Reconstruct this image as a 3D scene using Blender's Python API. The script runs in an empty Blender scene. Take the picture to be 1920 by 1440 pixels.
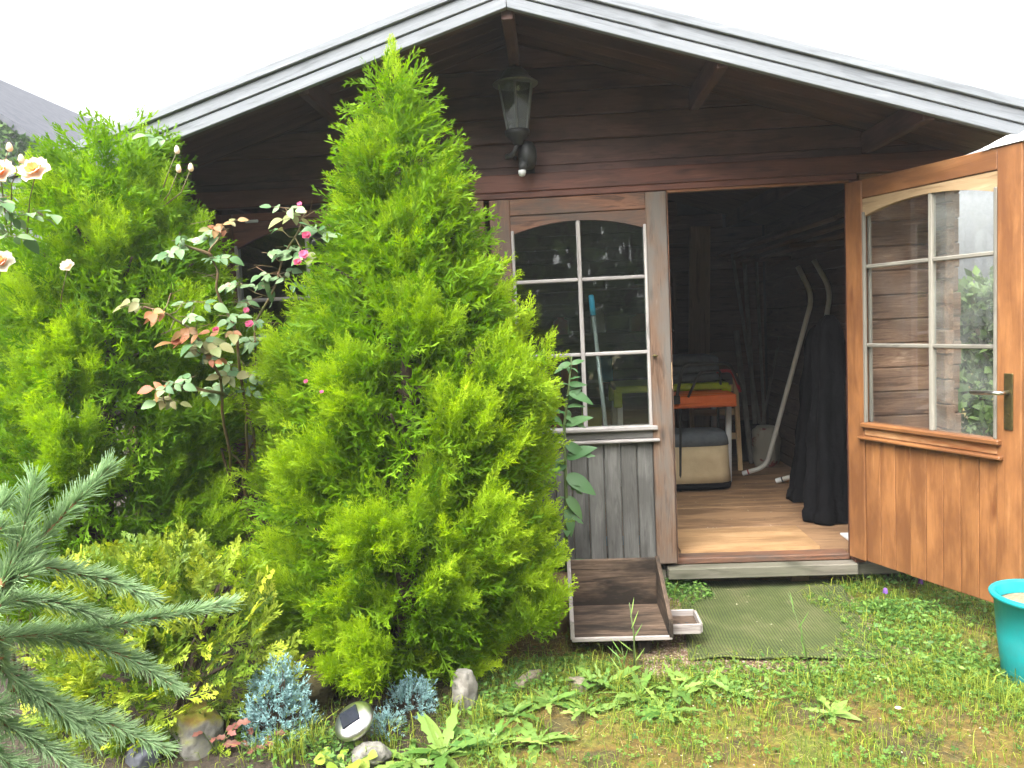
import bpy, math, random
import numpy as np
from mathutils import Vector, Matrix, noise as mnoise

random.seed(7)
RNG = np.random.default_rng(11)
sc = bpy.context.scene
col = sc.collection

# ------------------------------------------------------------------ camera
CAM = (-0.57237, -3.85649, 1.37908)
YAW, PITCH, ROLL, FPX = 0.0549, -0.07855, -0.04722, 1461.09
cy, sy = math.cos(YAW), math.sin(YAW)
FW = Vector((-sy * math.cos(PITCH), cy * math.cos(PITCH), math.sin(PITCH)))
R0 = Vector((cy, sy, 0)); U0 = R0.cross(FW)
RT = R0 * math.cos(ROLL) + U0 * math.sin(ROLL)
UP = -R0 * math.sin(ROLL) + U0 * math.cos(ROLL)
cam = bpy.data.cameras.new('camera')
cam.sensor_fit = 'HORIZONTAL'; cam.sensor_width = 36.0
cam.lens = 36.0 * FPX / 1920.0
cam.clip_start = 0.05; cam.clip_end = 500
camo = bpy.data.objects.new('camera', cam); col.objects.link(camo)
camo.matrix_world = Matrix(((RT.x, UP.x, -FW.x, CAM[0]), (RT.y, UP.y, -FW.y, CAM[1]), (RT.z, UP.z, -FW.z, CAM[2]), (0, 0, 0, 1)))
sc.camera = camo

# ------------------------------------------------------------------ world, sun, exposure
SUN_EL, SUN_AZ = math.radians(62), math.radians(-55)      # azimuth measured from +Y towards +X
world = bpy.data.worlds.new('World'); sc.world = world; world.use_nodes = True
wn = world.node_tree; wn.nodes.clear()
sky = wn.nodes.new('ShaderNodeTexSky'); sky.sky_type = 'NISHITA'; sky.sun_disc = False
sky.sun_elevation = SUN_EL; sky.sun_rotation = SUN_AZ
sky.air_density = 1.0; sky.dust_density = 8.0; sky.ozone_density = 1.0
hsv = wn.nodes.new('ShaderNodeHueSaturation'); hsv.inputs['Saturation'].default_value = 0.18
bg = wn.nodes.new('ShaderNodeBackground'); bg.inputs['Strength'].default_value = 0.15
wo = wn.nodes.new('ShaderNodeOutputWorld')
wn.links.new(sky.outputs[0], hsv.inputs['Color']); wn.links.new(hsv.outputs[0], bg.inputs['Color']); wn.links.new(bg.outputs[0], wo.inputs['Surface'])
sun = bpy.data.lights.new('sun', 'SUN'); sun.energy = 1.0; sun.angle = math.radians(60); sun.color = (1.0, 0.96, 0.88)
suno = bpy.data.objects.new('sun', sun); col.objects.link(suno)
sdir = Vector((math.sin(SUN_AZ) * math.cos(SUN_EL), math.cos(SUN_AZ) * math.cos(SUN_EL), math.sin(SUN_EL)))
SUN_FROM = Vector((-0.30, -0.50, 0.80)).normalized()
sky.sun_elevation = math.asin(SUN_FROM.z); sky.sun_rotation = math.atan2(SUN_FROM.x, SUN_FROM.y)
suno.rotation_euler = SUN_FROM.to_track_quat('Z', 'Y').to_euler()
sc.view_settings.view_transform = 'Standard'; sc.view_settings.look = 'None'
sc.view_settings.gamma = 1.0; sc.view_settings.use_curve_mapping = False
sc.view_settings.exposure = 2.2
sc.render.engine = 'CYCLES'
sc.cycles.max_bounces = 10; sc.cycles.transparent_max_bounces = 16; sc.cycles.transmission_bounces = 6

HAZE = 0.0036
# ------------------------------------------------------------------ pixel helpers (photo 1920x1440 -> point at a given depth or height)
def ray(u, v):
    return FW + RT * ((u - 960) / FPX) - UP * ((v - 720) / FPX)
def at(u, v, y):
    d = ray(u, v); return Vector(CAM) + d * ((y - CAM[1]) / d.y)
def gz(x, y):
    """ground height"""
    h = 0.014 * mnoise.noise(Vector((x * 1.7, y * 1.7, 3.1))) + 0.008 * mnoise.noise(Vector((x * 6, y * 6, 1.0)))
    m = max(0.0, min(1.0, (-0.95 - x) / 0.9)); m = m * m * (3 - 2 * m)
    h += 0.07 * m * (1 + 0.5 * mnoise.noise(Vector((x * 3, y * 3, 7))))
    fx = max(0.0, min(1.0, 1.0 - max(abs(x - 0.28) - 0.6, 0) / 0.25)); fy = max(0.0, min(1.0, 1.0 - max(-0.98 - y, 0) / 0.2))
    return h * (1 - fx * fy) - 0.004 * fx * fy
def on_ground(u, v):
    d = ray(u, v); z = 0.0
    for _ in range(4):
        p = Vector(CAM) + d * ((z - CAM[2]) / d.z); z = gz(p.x, p.y)
    return p

# ------------------------------------------------------------------ object helpers
WM = {}
def tag(o, label=None, cat=None, group=None, kind=None):
    if label: o['label'] = label
    if cat: o['category'] = cat
    if group: o['group'] = group
    if kind: o['kind'] = kind
    return o
def _link(o, parent, M):
    col.objects.link(o); M = M.copy() if M is not None else Matrix.Identity(4)
    WM[o.name] = M
    if parent is not None:
        o.parent = parent; o.matrix_basis = WM[parent.name].inverted() @ M
    else:
        o.matrix_basis = M
    return o
def empty(name, loc=(0, 0, 0), parent=None):
    o = bpy.data.objects.new(name, None); o.empty_display_size = 0.1
    return _link(o, parent, Matrix.Translation(Vector(loc)))
def put(name, me, mat=None, parent=None, M=None):
    if mat is not None and not me.materials: me.materials.append(mat)
    o = bpy.data.objects.new(name, me)
    return _link(o, parent, M)
class MB:
    def __init__(s): s.v = []; s.f = []
    def add(s, vs, fs):
        n = len(s.v); s.v += [tuple(q) for q in vs]; s.f += [[i + n for i in f] for f in fs]; return s
    def box(s, c, d, M=None, bev=0.0):
        x, y, z = [q / 2 for q in d]; c = Vector(c)
        b = min(bev, x * .9, y * .9, z * .9)
        if b <= 0:
            vs = [Vector((i * x, j * y, k * z)) for i in (-1, 1) for j in (-1, 1) for k in (-1, 1)]
            fs = [(0, 1, 3, 2), (4, 6, 7, 5), (0, 4, 5, 1), (2, 3, 7, 6), (0, 2, 6, 4), (1, 5, 7, 3)]
        else:
            prof = [(y - b, z), (y, z - b), (y, -z + b), (y - b, -z), (-y + b, -z), (-y, -z + b), (-y, z - b), (-y + b, z)]
            pin = [(p[0] - (b if abs(p[0]) == y else 0) * (1 if p[0] > 0 else -1) * .6, p[1] - (b if abs(p[1]) == z else 0) * (1 if p[1] > 0 else -1) * .6) for p in prof]
            vs = [Vector((-x, *p)) for p in pin] + [Vector((-x + b, *p)) for p in prof] + [Vector((x - b, *p)) for p in prof] + [Vector((x, *p)) for p in pin]
            fs = [tuple(range(8)), tuple(range(31, 23, -1))]
            for r in range(3):
                for i in range(8):
                    j = (i + 1) % 8; fs.append((r * 8 + i, r * 8 + 8 + i, r * 8 + 8 + j, r * 8 + j))
        vs = [c + q for q in vs]
        if M is not None: vs = [M @ q for q in vs]
        return s.add(vs, fs)
    def prism(s, poly, t, M=None):
        n = len(poly)
        vs = [Vector((p[0], -t / 2, p[1])) for p in poly] + [Vector((p[0], t / 2, p[1])) for p in poly]
        if M is not None: vs = [M @ q for q in vs]
        fs = [tuple(range(n)), tuple(range(2 * n - 1, n - 1, -1))] + [(i, n + i, n + (i + 1) % n, (i + 1) % n) for i in range(n)]
        return s.add(vs, fs)
    def tube(s, pts, rad, n=8, cap=True):
        pts = [Vector(p) for p in pts]
        if not hasattr(rad, '__len__'): rad = [rad] * len(pts)
        vs = []; fs = []; u = None
        for i, p in enumerate(pts):
            t = (pts[min(i + 1, len(pts) - 1)] - pts[max(i - 1, 0)]).normalized()
            if u is None: u = t.orthogonal().normalized()
            u = (u - t * u.dot(t)).normalized(); w = t.cross(u)
            for k in range(n):
                a = 2 * math.pi * k / n; vs.append(p + (u * math.cos(a) + w * math.sin(a)) * rad[i])
        for i in range(len(pts) - 1):
            for k in range(n):
                j = (k + 1) % n; fs.append((i * n + k, i * n + j, i * n + n + j, i * n + n + k))
        if cap: fs += [tuple(range(n - 1, -1, -1)), tuple(range((len(pts) - 1) * n, len(pts) * n))]
        return s.add(vs, fs)
    def lathe(s, prof, n=24, M=None, sq=None):
        vs = []; fs = []
        for r, z in prof:
            for k in range(n):
                a = 2 * math.pi * k / n; vs.append(Vector((r * math.cos(a), r * math.sin(a), z)))
        for i in range(len(prof) - 1):
            for k in range(n):
                j = (k + 1) % n; fs.append((i * n + k, i * n + j, i * n + n + j, i * n + n + k))
        if prof[0][0] > 1e-6: fs.append(tuple(range(n - 1, -1, -1)))
        if prof[-1][0] > 1e-6: fs.append(tuple(range((len(prof) - 1) * n, len(prof) * n)))
        if M is not None: vs = [M @ q for q in vs]
        return s.add(vs, fs)
    def mesh(s, name='m', smooth=False):
        me = bpy.data.meshes.new(name); me.from_pydata([tuple(v) for v in s.v], [], s.f); me.update()
        if smooth: me.polygons.foreach_set('use_smooth', [True] * len(me.polygons))
        return me
def arcpath(pts, r, n=5):
    """polyline with rounded corners"""
    pts = [Vector(p) for p in pts]; out = [pts[0]]
    for i in range(1, len(pts) - 1):
        a = (pts[i - 1] - pts[i]); b = (pts[i + 1] - pts[i]); q = min(r, a.length * .45, b.length * .45)
        A = pts[i] + a.normalized() * q; B = pts[i] + b.normalized() * q
        for k in range(n + 1):
            t = k / n; out.append(A * (1 - t) ** 2 + pts[i] * 2 * t * (1 - t) + B * t * t)
    out.append(pts[-1]); return out
def frame(x, n, o):
    X = Vector(x).normalized(); Z = Vector(n); Z = (Z - X * Z.dot(X)).normalized(); Y = Z.cross(X)
    return Matrix(((X.x, Y.x, Z.x, o[0]), (X.y, Y.y, Z.y, o[1]), (X.z, Y.z, Z.z, o[2]), (0, 0, 0, 1)))
def plank(parent, name, a, b, w, t, n, mat, bev=0.004, T=None):
    """board from a to b, width w, thickness t, face normal n"""
    a, b = Vector(a), Vector(b); M = frame(b - a, n, (a + b) / 2)
    if T is not None: M = T @ M
    return put(name, MB().box((0, 0, 0), ((b - a).length, w, t), None, bev).mesh(name), mat, parent, M)
def ysheet(x0, x1, y): pass

# ------------------------------------------------------------------ materials
def newmat(name):
    m = bpy.data.materials.new(name); m.use_nodes = True; nt = m.node_tree
    return m, nt, nt.nodes['Principled BSDF'], nt.nodes['Material Output']
def N(nt, typ, **kw):
    n = nt.nodes.new('ShaderNode' + typ)
    for k, v in kw.items():
        if k in n.inputs: n.inputs[k].default_value = v
        else: setattr(n, k, v)
    return n
def ramp(nt, stops):
    r = nt.nodes.new('ShaderNodeValToRGB'); e = r.color_ramp.elements
    while len(e) > 1: e.remove(e[-1])
    e[0].position = stops[0][0]; e[0].color = (*stops[0][1], 1)
    for p, c in stops[1:]:
        q = e.new(p); q.color = (*c, 1)
    return r
def mixc(nt, fac, a, b, mode='MIX'):
    m = nt.nodes.new('ShaderNodeMix'); m.data_type = 'RGBA'; m.blend_type = mode
    for s, i in ((fac, 0), (a, 6), (b, 7)):
        if hasattr(s, 'links'): nt.links.new(s, m.inputs[i])
        elif i == 0: m.inputs[0].default_value = s
        else: m.inputs[i].default_value = (*s, 1)
    return m.outputs[2]
def math_(nt, op, a, b=0.0, clamp=False):
    m = nt.nodes.new('ShaderNodeMath'); m.operation = op; m.use_clamp = clamp
    for s, i in ((a, 0), (b, 1)):
        if hasattr(s, 'links'): nt.links.new(s, m.inputs[i])
        else: m.inputs[i].default_value = s
    return m.outputs[0]
def wood(name, dark, mid, light, rough=0.65, fibre=1.0, knots=0.8, knotcol=None, stain=None, stain_amt=0.0, vary=0.35, bump=0.25, gloss=0.3, ring=0.06):
    m, nt, p, out = newmat(name); L = nt.links.new
    tc = N(nt, 'TexCoord'); oi = N(nt, 'ObjectInfo')
    off = nt.nodes.new('ShaderNodeVectorMath'); off.operation = 'MULTIPLY_ADD'
    L(oi.outputs['Random'], off.inputs[0]); off.inputs[1].default_value = (37, 91, 53); L(tc.outputs['Object'], off.inputs[2])
    mp = N(nt, 'Mapping'); mp.inputs['Scale'].default_value = (1.3, 13, 13); L(off.outputs[0], mp.inputs[0])
    n1 = N(nt, 'TexNoise', Scale=2.2, Detail=5.0, Roughness=0.6, Distortion=0.9); L(mp.outputs[0], n1.inputs['Vector'])
    # ring bands
    w1 = math_(nt, 'SINE', math_(nt, 'MULTIPLY', n1.outputs['Fac'], 30.0)); w1 = math_(nt, 'MULTIPLY_ADD', w1, ring)
    nt.nodes[-1].inputs[2].default_value = 0.0
    base = math_(nt, 'ADD', n1.outputs['Fac'], w1)
    mp2 = N(nt, 'Mapping'); mp2.inputs['Scale'].default_value = (4, 130, 130); L(off.outputs[0], mp2.inputs[0])
    n2 = N(nt, 'TexNoise', Scale=1.6, Detail=3.0, Roughness=0.7); L(mp2.outputs[0], n2.inputs['Vector'])
    fib = math_(nt, 'MULTIPLY_ADD', n2.outputs['Fac'], 0.34 * fibre); nt.nodes[-1].inputs[2].default_value = -0.17 * fibre
    base = math_(nt, 'ADD', base, fib)
    cr = ramp(nt, [(0.22, dark), (0.5, mid), (0.78, light)]); L(base, cr.inputs[0])
    c = cr.outputs[0]
    # knots
    mp3 = N(nt, 'Mapping'); mp3.inputs['Scale'].default_value = (3.0, 9.5, 0.0); L(off.outputs[0], mp3.inputs[0])
    vo = N(nt, 'TexVoronoi', Scale=1.0); L(mp3.outputs[0], vo.inputs['Vector'])
    kn = ramp(nt, [(0.05, (1, 1, 1)), (0.11, (0.45, .45, .45)), (0.19, (0, 0, 0))]); L(vo.outputs['Distance'], kn.inputs[0])
    c = mixc(nt, math_(nt, 'MULTIPLY', kn.outputs[0], knots), c, knotcol or tuple(q * 0.35 for q in dark))
    if stain is not None:
        ns = N(nt, 'TexNoise', Scale=3.0, Detail=5.0, Roughness=0.62); mps = N(nt, 'Mapping'); mps.inputs['Scale'].default_value = (0.8, 2.4, 2.4)
        L(off.outputs[0], mps.inputs[0]); L(mps.outputs[0], ns.inputs['Vector'])
        sr = ramp(nt, [(0.40, (0, 0, 0)), (0.60, (1, 1, 1))]); L(ns.outputs['Fac'], sr.inputs[0])
        c = mixc(nt, math_(nt, 'MULTIPLY', sr.outputs[0], stain_amt), c, stain)
    hs = N(nt, 'HueSaturation'); L(c, hs.inputs['Color'])
    L(math_(nt, 'MULTIPLY_ADD', oi.outputs['Random'], vary), hs.inputs['Value']); nt.nodes[-1].inputs[2].default_value = 1 - vary / 2
    L(hs.outputs[0], p.inputs['Base Color'])
    p.inputs['Roughness'].default_value = rough; p.inputs['Specular IOR Level'].default_value = gloss
    bp = N(nt, 'Bump', Strength=bump, Distance=0.004)
    h = math_(nt, 'ADD', math_(nt, 'MULTIPLY', base, 0.8), math_(nt, 'MULTIPLY', kn.outputs[0], -0.4))
    L(h, bp.inputs['Height']); L(bp.outputs[0], p.inputs['Normal'])
    return m
def solid(name, c1, c2=None, scale=8.0, rough=0.5, metal=0.0, bump=0.0, bscale=60.0, spec=0.4, detail=4.0, lo=0.35, hi=0.65):
    m, nt, p, out = newmat(name); L = nt.links.new
    tc = N(nt, 'TexCoord'); n1 = N(nt, 'TexNoise', Scale=scale, Detail=detail, Roughness=0.62); L(tc.outputs['Object'], n1.inputs['Vector'])
    cr = ramp(nt, [(lo, c1), (hi, c2 or tuple(q * .8 for q in c1))]); L(n1.outputs['Fac'], cr.inputs[0]); L(cr.outputs[0], p.inputs['Base Color'])
    p.inputs['Roughness'].default_value = rough; p.inputs['Metallic'].default_value = metal; p.inputs['Specular IOR Level'].default_value = spec
    if bump:
        n2 = N(nt, 'TexNoise', Scale=bscale, Detail=4.0); L(tc.outputs['Object'], n2.inputs['Vector'])
        bp = N(nt, 'Bump', Strength=bump, Distance=0.01); L(n2.outputs['Fac'], bp.inputs['Height']); L(bp.outputs[0], p.inputs['Normal'])
    return m
def leafmat(name, c0, c1, rough=0.5, trans=0.35, attr=True, tcol=None, vary=0.5, spec=0.3, hue=0.02):
    """c0 old growth, c1 young growth; attribute tint = (age, random, 0)"""
    m, nt, p, out = newmat(name); L = nt.links.new
    if attr:
        a = N(nt, 'Attribute', attribute_name='tint'); sp = N(nt, 'SeparateColor'); L(a.outputs['Color'], sp.inputs[0])
        age, rnd = sp.outputs[0], sp.outputs[1]
    else:
        oi = N(nt, 'ObjectInfo'); rnd = oi.outputs['Random']
        wn_ = N(nt, 'TexWhiteNoise', noise_dimensions='1D'); L(rnd, wn_.inputs['W']); age = wn_.outputs['Value']
    c = mixc(nt, age, c0, c1)
    hs = N(nt, 'HueSaturation'); L(c, hs.inputs['Color'])
    L(math_(nt, 'MULTIPLY_ADD', rnd, vary), hs.inputs['Value']); nt.nodes[-1].inputs[2].default_value = 1 - vary / 2
    L(math_(nt, 'MULTIPLY_ADD', rnd, -hue), hs.inputs['Hue']); nt.nodes[-1].inputs[2].default_value = 0.5 + hue / 2
    L(hs.outputs[0], p.inputs['Base Color']); p.inputs['Roughness'].default_value = rough; p.inputs['Specular IOR Level'].default_value = spec
    tr = N(nt, 'BsdfTranslucent'); hs2 = N(nt, 'HueSaturation', Saturation=1.08, Value=1.25); L(hs.outputs[0], hs2.inputs['Color']); L(hs2.outputs[0], tr.inputs['Color'])
    mx = N(nt, 'MixShader', Fac=trans); L(p.outputs[0], mx.inputs[1]); L(tr.outputs[0], mx.inputs[2]); L(mx.outputs[0], out.inputs['Surface'])
    return m
def glass(name, tint, dirt=0.15, dcol=(0.35, 0.37, 0.36), refl=1.0, dscale=4.0, lo=0.45, hi=0.8):
    m, nt, p, out = newmat(name); L = nt.links.new; nt.nodes.remove(p)
    t = N(nt, 'BsdfTransparent'); t.inputs['Color'].default_value = (*tint, 1)
    g = N(nt, 'BsdfGlossy', Roughness=0.02); g.inputs['Color'].default_value = (refl, refl, refl, 1)
    lw_ = N(nt, 'LayerWeight', Blend=0.5); mx = N(nt, 'MixShader'); fr = math_(nt, 'MULTIPLY_ADD', math_(nt, 'POWER', lw_.outputs['Facing'], 5.0), .96); nt.nodes[-1].inputs[2].default_value = .045
    L(math_(nt, 'MULTIPLY', fr, 1.7, True), mx.inputs[0]); L(t.outputs[0], mx.inputs[1]); L(g.outputs[0], mx.inputs[2])
    d = N(nt, 'BsdfDiffuse'); d.inputs['Color'].default_value = (*dcol, 1)
    tl = N(nt, 'BsdfTranslucent'); tl.inputs['Color'].default_value = (*dcol, 1)
    dd = N(nt, 'MixShader', Fac=0.5); L(d.outputs[0], dd.inputs[1]); L(tl.outputs[0], dd.inputs[2])
    tc = N(nt, 'TexCoord'); n1 = N(nt, 'TexNoise', Scale=dscale, Detail=7.0, Roughness=0.7); L(tc.outputs['Object'], n1.inputs['Vector'])
    r = ramp(nt, [(lo, (0.06, .06, .06)), (hi, (1, 1, 1))]); L(n1.outputs['Fac'], r.inputs[0])
    m2 = N(nt, 'MixShader'); L(math_(nt, 'MULTIPLY', r.outputs[0], dirt), m2.inputs[0]); L(mx.outputs[0], m2.inputs[1]); L(dd.outputs[0], m2.inputs[2])
    L(m2.outputs[0], out.inputs['Surface']); return m

M_wall = wood('dark_stained_wood', (.060, .032, .026), (.100, .052, .042), (.135, .074, .058), rough=.6, stain=(.02, .014, .012), stain_amt=.6)
M_lintel = wood('red_brown_wood', (.06, .024, .017), (.125, .048, .032), (.18, .078, .052), rough=.5, stain=(.04, .02, .015), stain_amt=.5)
M_frame = wood('worn_brown_wood', (.065, .03, .018), (.15, .068, .038), (.25, .125, .07), rough=.6, ring=.11, stain=(.07, .055, .045), stain_amt=.8)
M_grey = wood('weathered_grey_wood', (.075, .073, .068), (.135, .132, .124), (.20, .195, .18), rough=.75, stain=(.05, .047, .042), stain_amt=.55, fibre=1.5, bump=.5, vary=.25)
M_sidewall = wood('lightened_brown_wood', (.11, .058, .036), (.25, .145, .09), (.42, .28, .185), rough=.7, ring=.10, stain=(.10, .06, .04), stain_amt=.5, fibre=1.6, bump=.6)  # brown lightened to stand in for light on boards behind the door
M_barge = wood('silver_grey_wood', (.125, .136, .148), (.185, .20, .217), (.24, .255, .27), rough=.65, ring=.035, fibre=1.5, knots=.7, knotcol=(.07, .075, .08), vary=.04, bump=.4)
M_honey = wood('honey_varnished_wood', (.165, .068, .024), (.245, .106, .038), (.33, .155, .060), rough=.42, ring=.04, fibre=.75, knots=.75, knotcol=(.10, .03, .010), stain=(.115, .045, .018), stain_amt=.72, vary=.22, bump=.22, gloss=.4)
M_muntin = wood('pale_glazing_bar_wood', (.10, .092, .075), (.18, .168, .14), (.26, .245, .205), rough=.6, knots=.2)
M_muntin_grey = wood('grey_glazing_bar_wood', (.16, .15, .14), (.27, .25, .24), (.40, .38, .36), rough=.6, knots=.2)
M_arch = wood('pale_tan_wood', (.17, .11, .055), (.27, .185, .10), (.36, .26, .155), rough=.6, knots=.3)
M_floor = wood('worn_floor_wood', (.20, .115, .060), (.31, .185, .098), (.40, .255, .145), rough=.6, ring=.03, stain=(.10, .055, .03), stain_amt=.7)
M_sill = wood('grey_brown_beam_wood', (.065, .058, .045), (.135, .122, .098), (.20, .185, .15), rough=.75, stain=(.09, .095, .06), stain_amt=.5, fibre=1.2, bump=.4)
M_trough = wood('mouldy_grey_brown_wood', (.030, .020, .014), (.095, .063, .042), (.20, .145, .105), rough=.85, ring=.09, stain=(.018, .013, .009), stain_amt=1.0, fibre=1.5, bump=.6)
M_troughedge = wood('pale_trough_edge_wood', (.16, .13, .12), (.28, .25, .23), (.40, .37, .34), rough=.8, knots=.2)
M_light = wood('raw_pale_wood', (.42, .27, .13), (.60, .42, .22), (.72, .54, .32), rough=.6, knots=.2)
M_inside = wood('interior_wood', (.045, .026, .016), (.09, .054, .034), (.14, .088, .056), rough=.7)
M_felt = solid('roofing_felt', (.05, .05, .055), (.08, .08, .085), 20, rough=.95, bump=.3)
M_glass = glass('window_glass', (.84, .88, .86), dirt=.05, dcol=(.30, .34, .33), lo=.5, hi=.85)
M_glass2 = glass('door_glass', (.92, .93, .93), dirt=.10, dcol=(.40, .43, .44), lo=.46, hi=.8)
M_fog = glass('fogged_door_glass', (.965, .975, .965), dirt=.26, dcol=(.42, .45, .43), dscale=5.0, lo=.38, hi=.70)
M_black = solid('black_iron', (.018, .019, .019), (.03, .032, .031), 30, rough=.5, metal=.0, bump=.1)
M_lampcap = solid('lantern_cap_metal', (.10, .105, .105), (.15, .155, .152), 25, rough=.55, metal=.3)
M_white = solid('white_plastic', (.62, .63, .62), (.52, .53, .52), 12, rough=.45)
M_brass = solid('tarnished_brass', (.16, .13, .05), (.10, .085, .04), 40, rough=.45, metal=.9)
M_steel = solid('polished_steel', (.70, .69, .66), (.5, .49, .47), 9, rough=.3, metal=1.0)
M_panel = solid('solar_cell', (.008, .010, .018), (.014, .016, .028), 90, rough=.2, spec=.6)
M_teal = solid('teal_plastic', (.010, .275, .29), (.03, .20, .205), 9, rough=.42, bump=.05, bscale=45, detail=9, lo=.5, hi=.85)
M_sand = solid('wet_sand', (.30, .22, .14), (.20, .14, .085), 40, rough=.9, bump=.5, bscale=120)
M_lime = solid('lime_plastic', (.42, .50, .012), (.36, .43, .01), 8, rough=.4)
M_orange = solid('orange_plastic', (.62, .13, .022), (.52, .10, .015), 8, rough=.4)
M_red = solid('red_enamel', (.34, .015, .02), (.25, .01, .015), 10, rough=.35)
M_greyfab = solid('grey_fabric', (.10, .115, .125), (.075, .085, .095), 25, rough=.9, bump=.2, bscale=250)
M_beige = solid('beige_canvas', (.50, .39, .235), (.42, .32, .19), 6, rough=.85, bump=.25, bscale=200)
M_darkfab = solid('black_fabric', (.0025, .0025, .003), (.005, .005, .006), 6, rough=.85, bump=.9, bscale=16, spec=.08)
M_cream = solid('cream_tube', (.46, .45, .40), (.56, .55, .50), 8, rough=.4)
M_blue = solid('sky_blue_plastic', (.05, .42, .72), (.045, .38, .66), 10, rough=.4)
M_greytube = solid('grey_aluminium_tube', (.34, .37, .37), (.28, .30, .30), 10, rough=.4, metal=.3)
M_sack = solid('printed_sack', (.26, .24, .19), (.16, .03, .028), 4.5, rough=.5, lo=.56, hi=.6)
M_pole = solid('pale_pole_wood', (.14, .13, .11), (.09, .085, .07), 12, rough=.7)
M_render = solid('pale_render', (.20, .20, .215), (.16, .16, .17), 2, rough=.9)
M_slate = solid('dark_slate', (.05, .055, .07), (.08, .085, .10), 6, rough=.8, bump=.3)
M_bark = solid('bark', (.075, .05, .032), (.04, .028, .02), 18, rough=.9, bump=.7, bscale=40)
M_stem = solid('green_stem', (.10, .15, .045), (.07, .10, .03), 12, rough=.6)
M_cane = solid('rose_cane', (.12, .12, .045), (.14, .07, .035), 14, rough=.6)
M_twig = solid('spruce_twig', (.30, .17, .075), (.22, .12, .05), 18, rough=.8)
M_rock = solid('lichen_stone', (.24, .23, .20), (.09, .085, .07), 22, rough=.95, bump=.8, bscale=30, detail=8)
M_whiterock = solid('pale_limestone', (.27, .255, .225), (.15, .135, .115), 16, rough=.95, bump=.8, bscale=28, detail=8)
M_tan = solid('tan_log', (.30, .20, .11), (.17, .105, .055), 14, rough=.9, bump=.4)

# golden cypress etc.
M_cyp1 = leafmat('golden_cypress_leaf', (.12, .245, .009), (.53, .69, .034), rough=.6, trans=.48, vary=.4, spec=.15)  # old growth colour, darkened further to put shade between the plumes
M_cyp2 = leafmat('green_cypress_leaf', (.11, .235, .010), (.48, .66, .036), rough=.6, trans=.48, vary=.4, spec=.15)  # old growth colour also carries painted shade for the gaps
M_thuja = leafmat('gold_tipped_thuja_leaf', (.06, .15, .012), (.46, .52, .045), rough=.5, trans=.3, vary=.35)
M_junip = leafmat('blue_juniper_needle', (.10, .21, .20), (.26, .42, .43), rough=.6, trans=.15, vary=.4)
M_spruce = leafmat('blue_green_spruce_needle', (.15, .29, .10), (.42, .57, .32), rough=.5, trans=.2, vary=.4, spec=.35)
M_grass = leafmat('grass_blade', (.11, .165, .016), (.31, .39, .055), rough=.5, trans=.35, vary=.7, hue=.06)
M_clover = leafmat('clover_leaf', (.055, .14, .025), (.15, .27, .05), rough=.5, trans=.3, vary=.6)
M_ivy = leafmat('ivy_leaf', (.03, .08, .02), (.09, .17, .04), trans=.2)
M_hedge = leafmat('hedge_leaf', (.03, .065, .02), (.11, .175, .055), trans=.25, vary=.8)
M_dand = leafmat('dandelion_leaf', (.09, .20, .035), (.22, .33, .075), attr=False, vary=.5, trans=.3)
M_thistle = leafmat('sow_thistle_leaf', (.07, .17, .055), (.13, .25, .095), attr=False, vary=.35, trans=.3, spec=.4)
M_rosegreen = leafmat('rose_leaf', (.075, .16, .06), (.19, .28, .135), attr=False, vary=.45, trans=.2, rough=.5, spec=.3)
M_rosebronze = leafmat('bronze_rose_leaf', (.26, .17, .06), (.28, .09, .04), attr=False, vary=.35, trans=.25, rough=.5, spec=.3)
M_roseolive = leafmat('olive_rose_leaf', (.17, .20, .075), (.23, .21, .09), attr=False, vary=.35, trans=.25, rough=.5, spec=.3)
M_pink = leafmat('pink_petal', (.50, .06, .16), (.60, .16, .26), attr=False, trans=.3, vary=.2)
M_white_petal = leafmat('cream_petal', (.78, .72, .62), (.80, .62, .46), attr=False, trans=.35, vary=.15)
M_apricot = leafmat('apricot_petal', (.75, .38, .10), (.78, .30, .08), attr=False, trans=.3, vary=.15)
M_purple = leafmat('purple_floret', (.16, .07, .30), (.26, .13, .42), attr=False, trans=.2)
M_heuch = leafmat('rust_red_leaf', (.14, .045, .035), (.24, .10, .075), attr=False, trans=.25, vary=.3)
M_oxalis = leafmat('yellow_green_leaf', (.20, .30, .03), (.28, .36, .05), attr=False, trans=.3, vary=.3)

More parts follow.
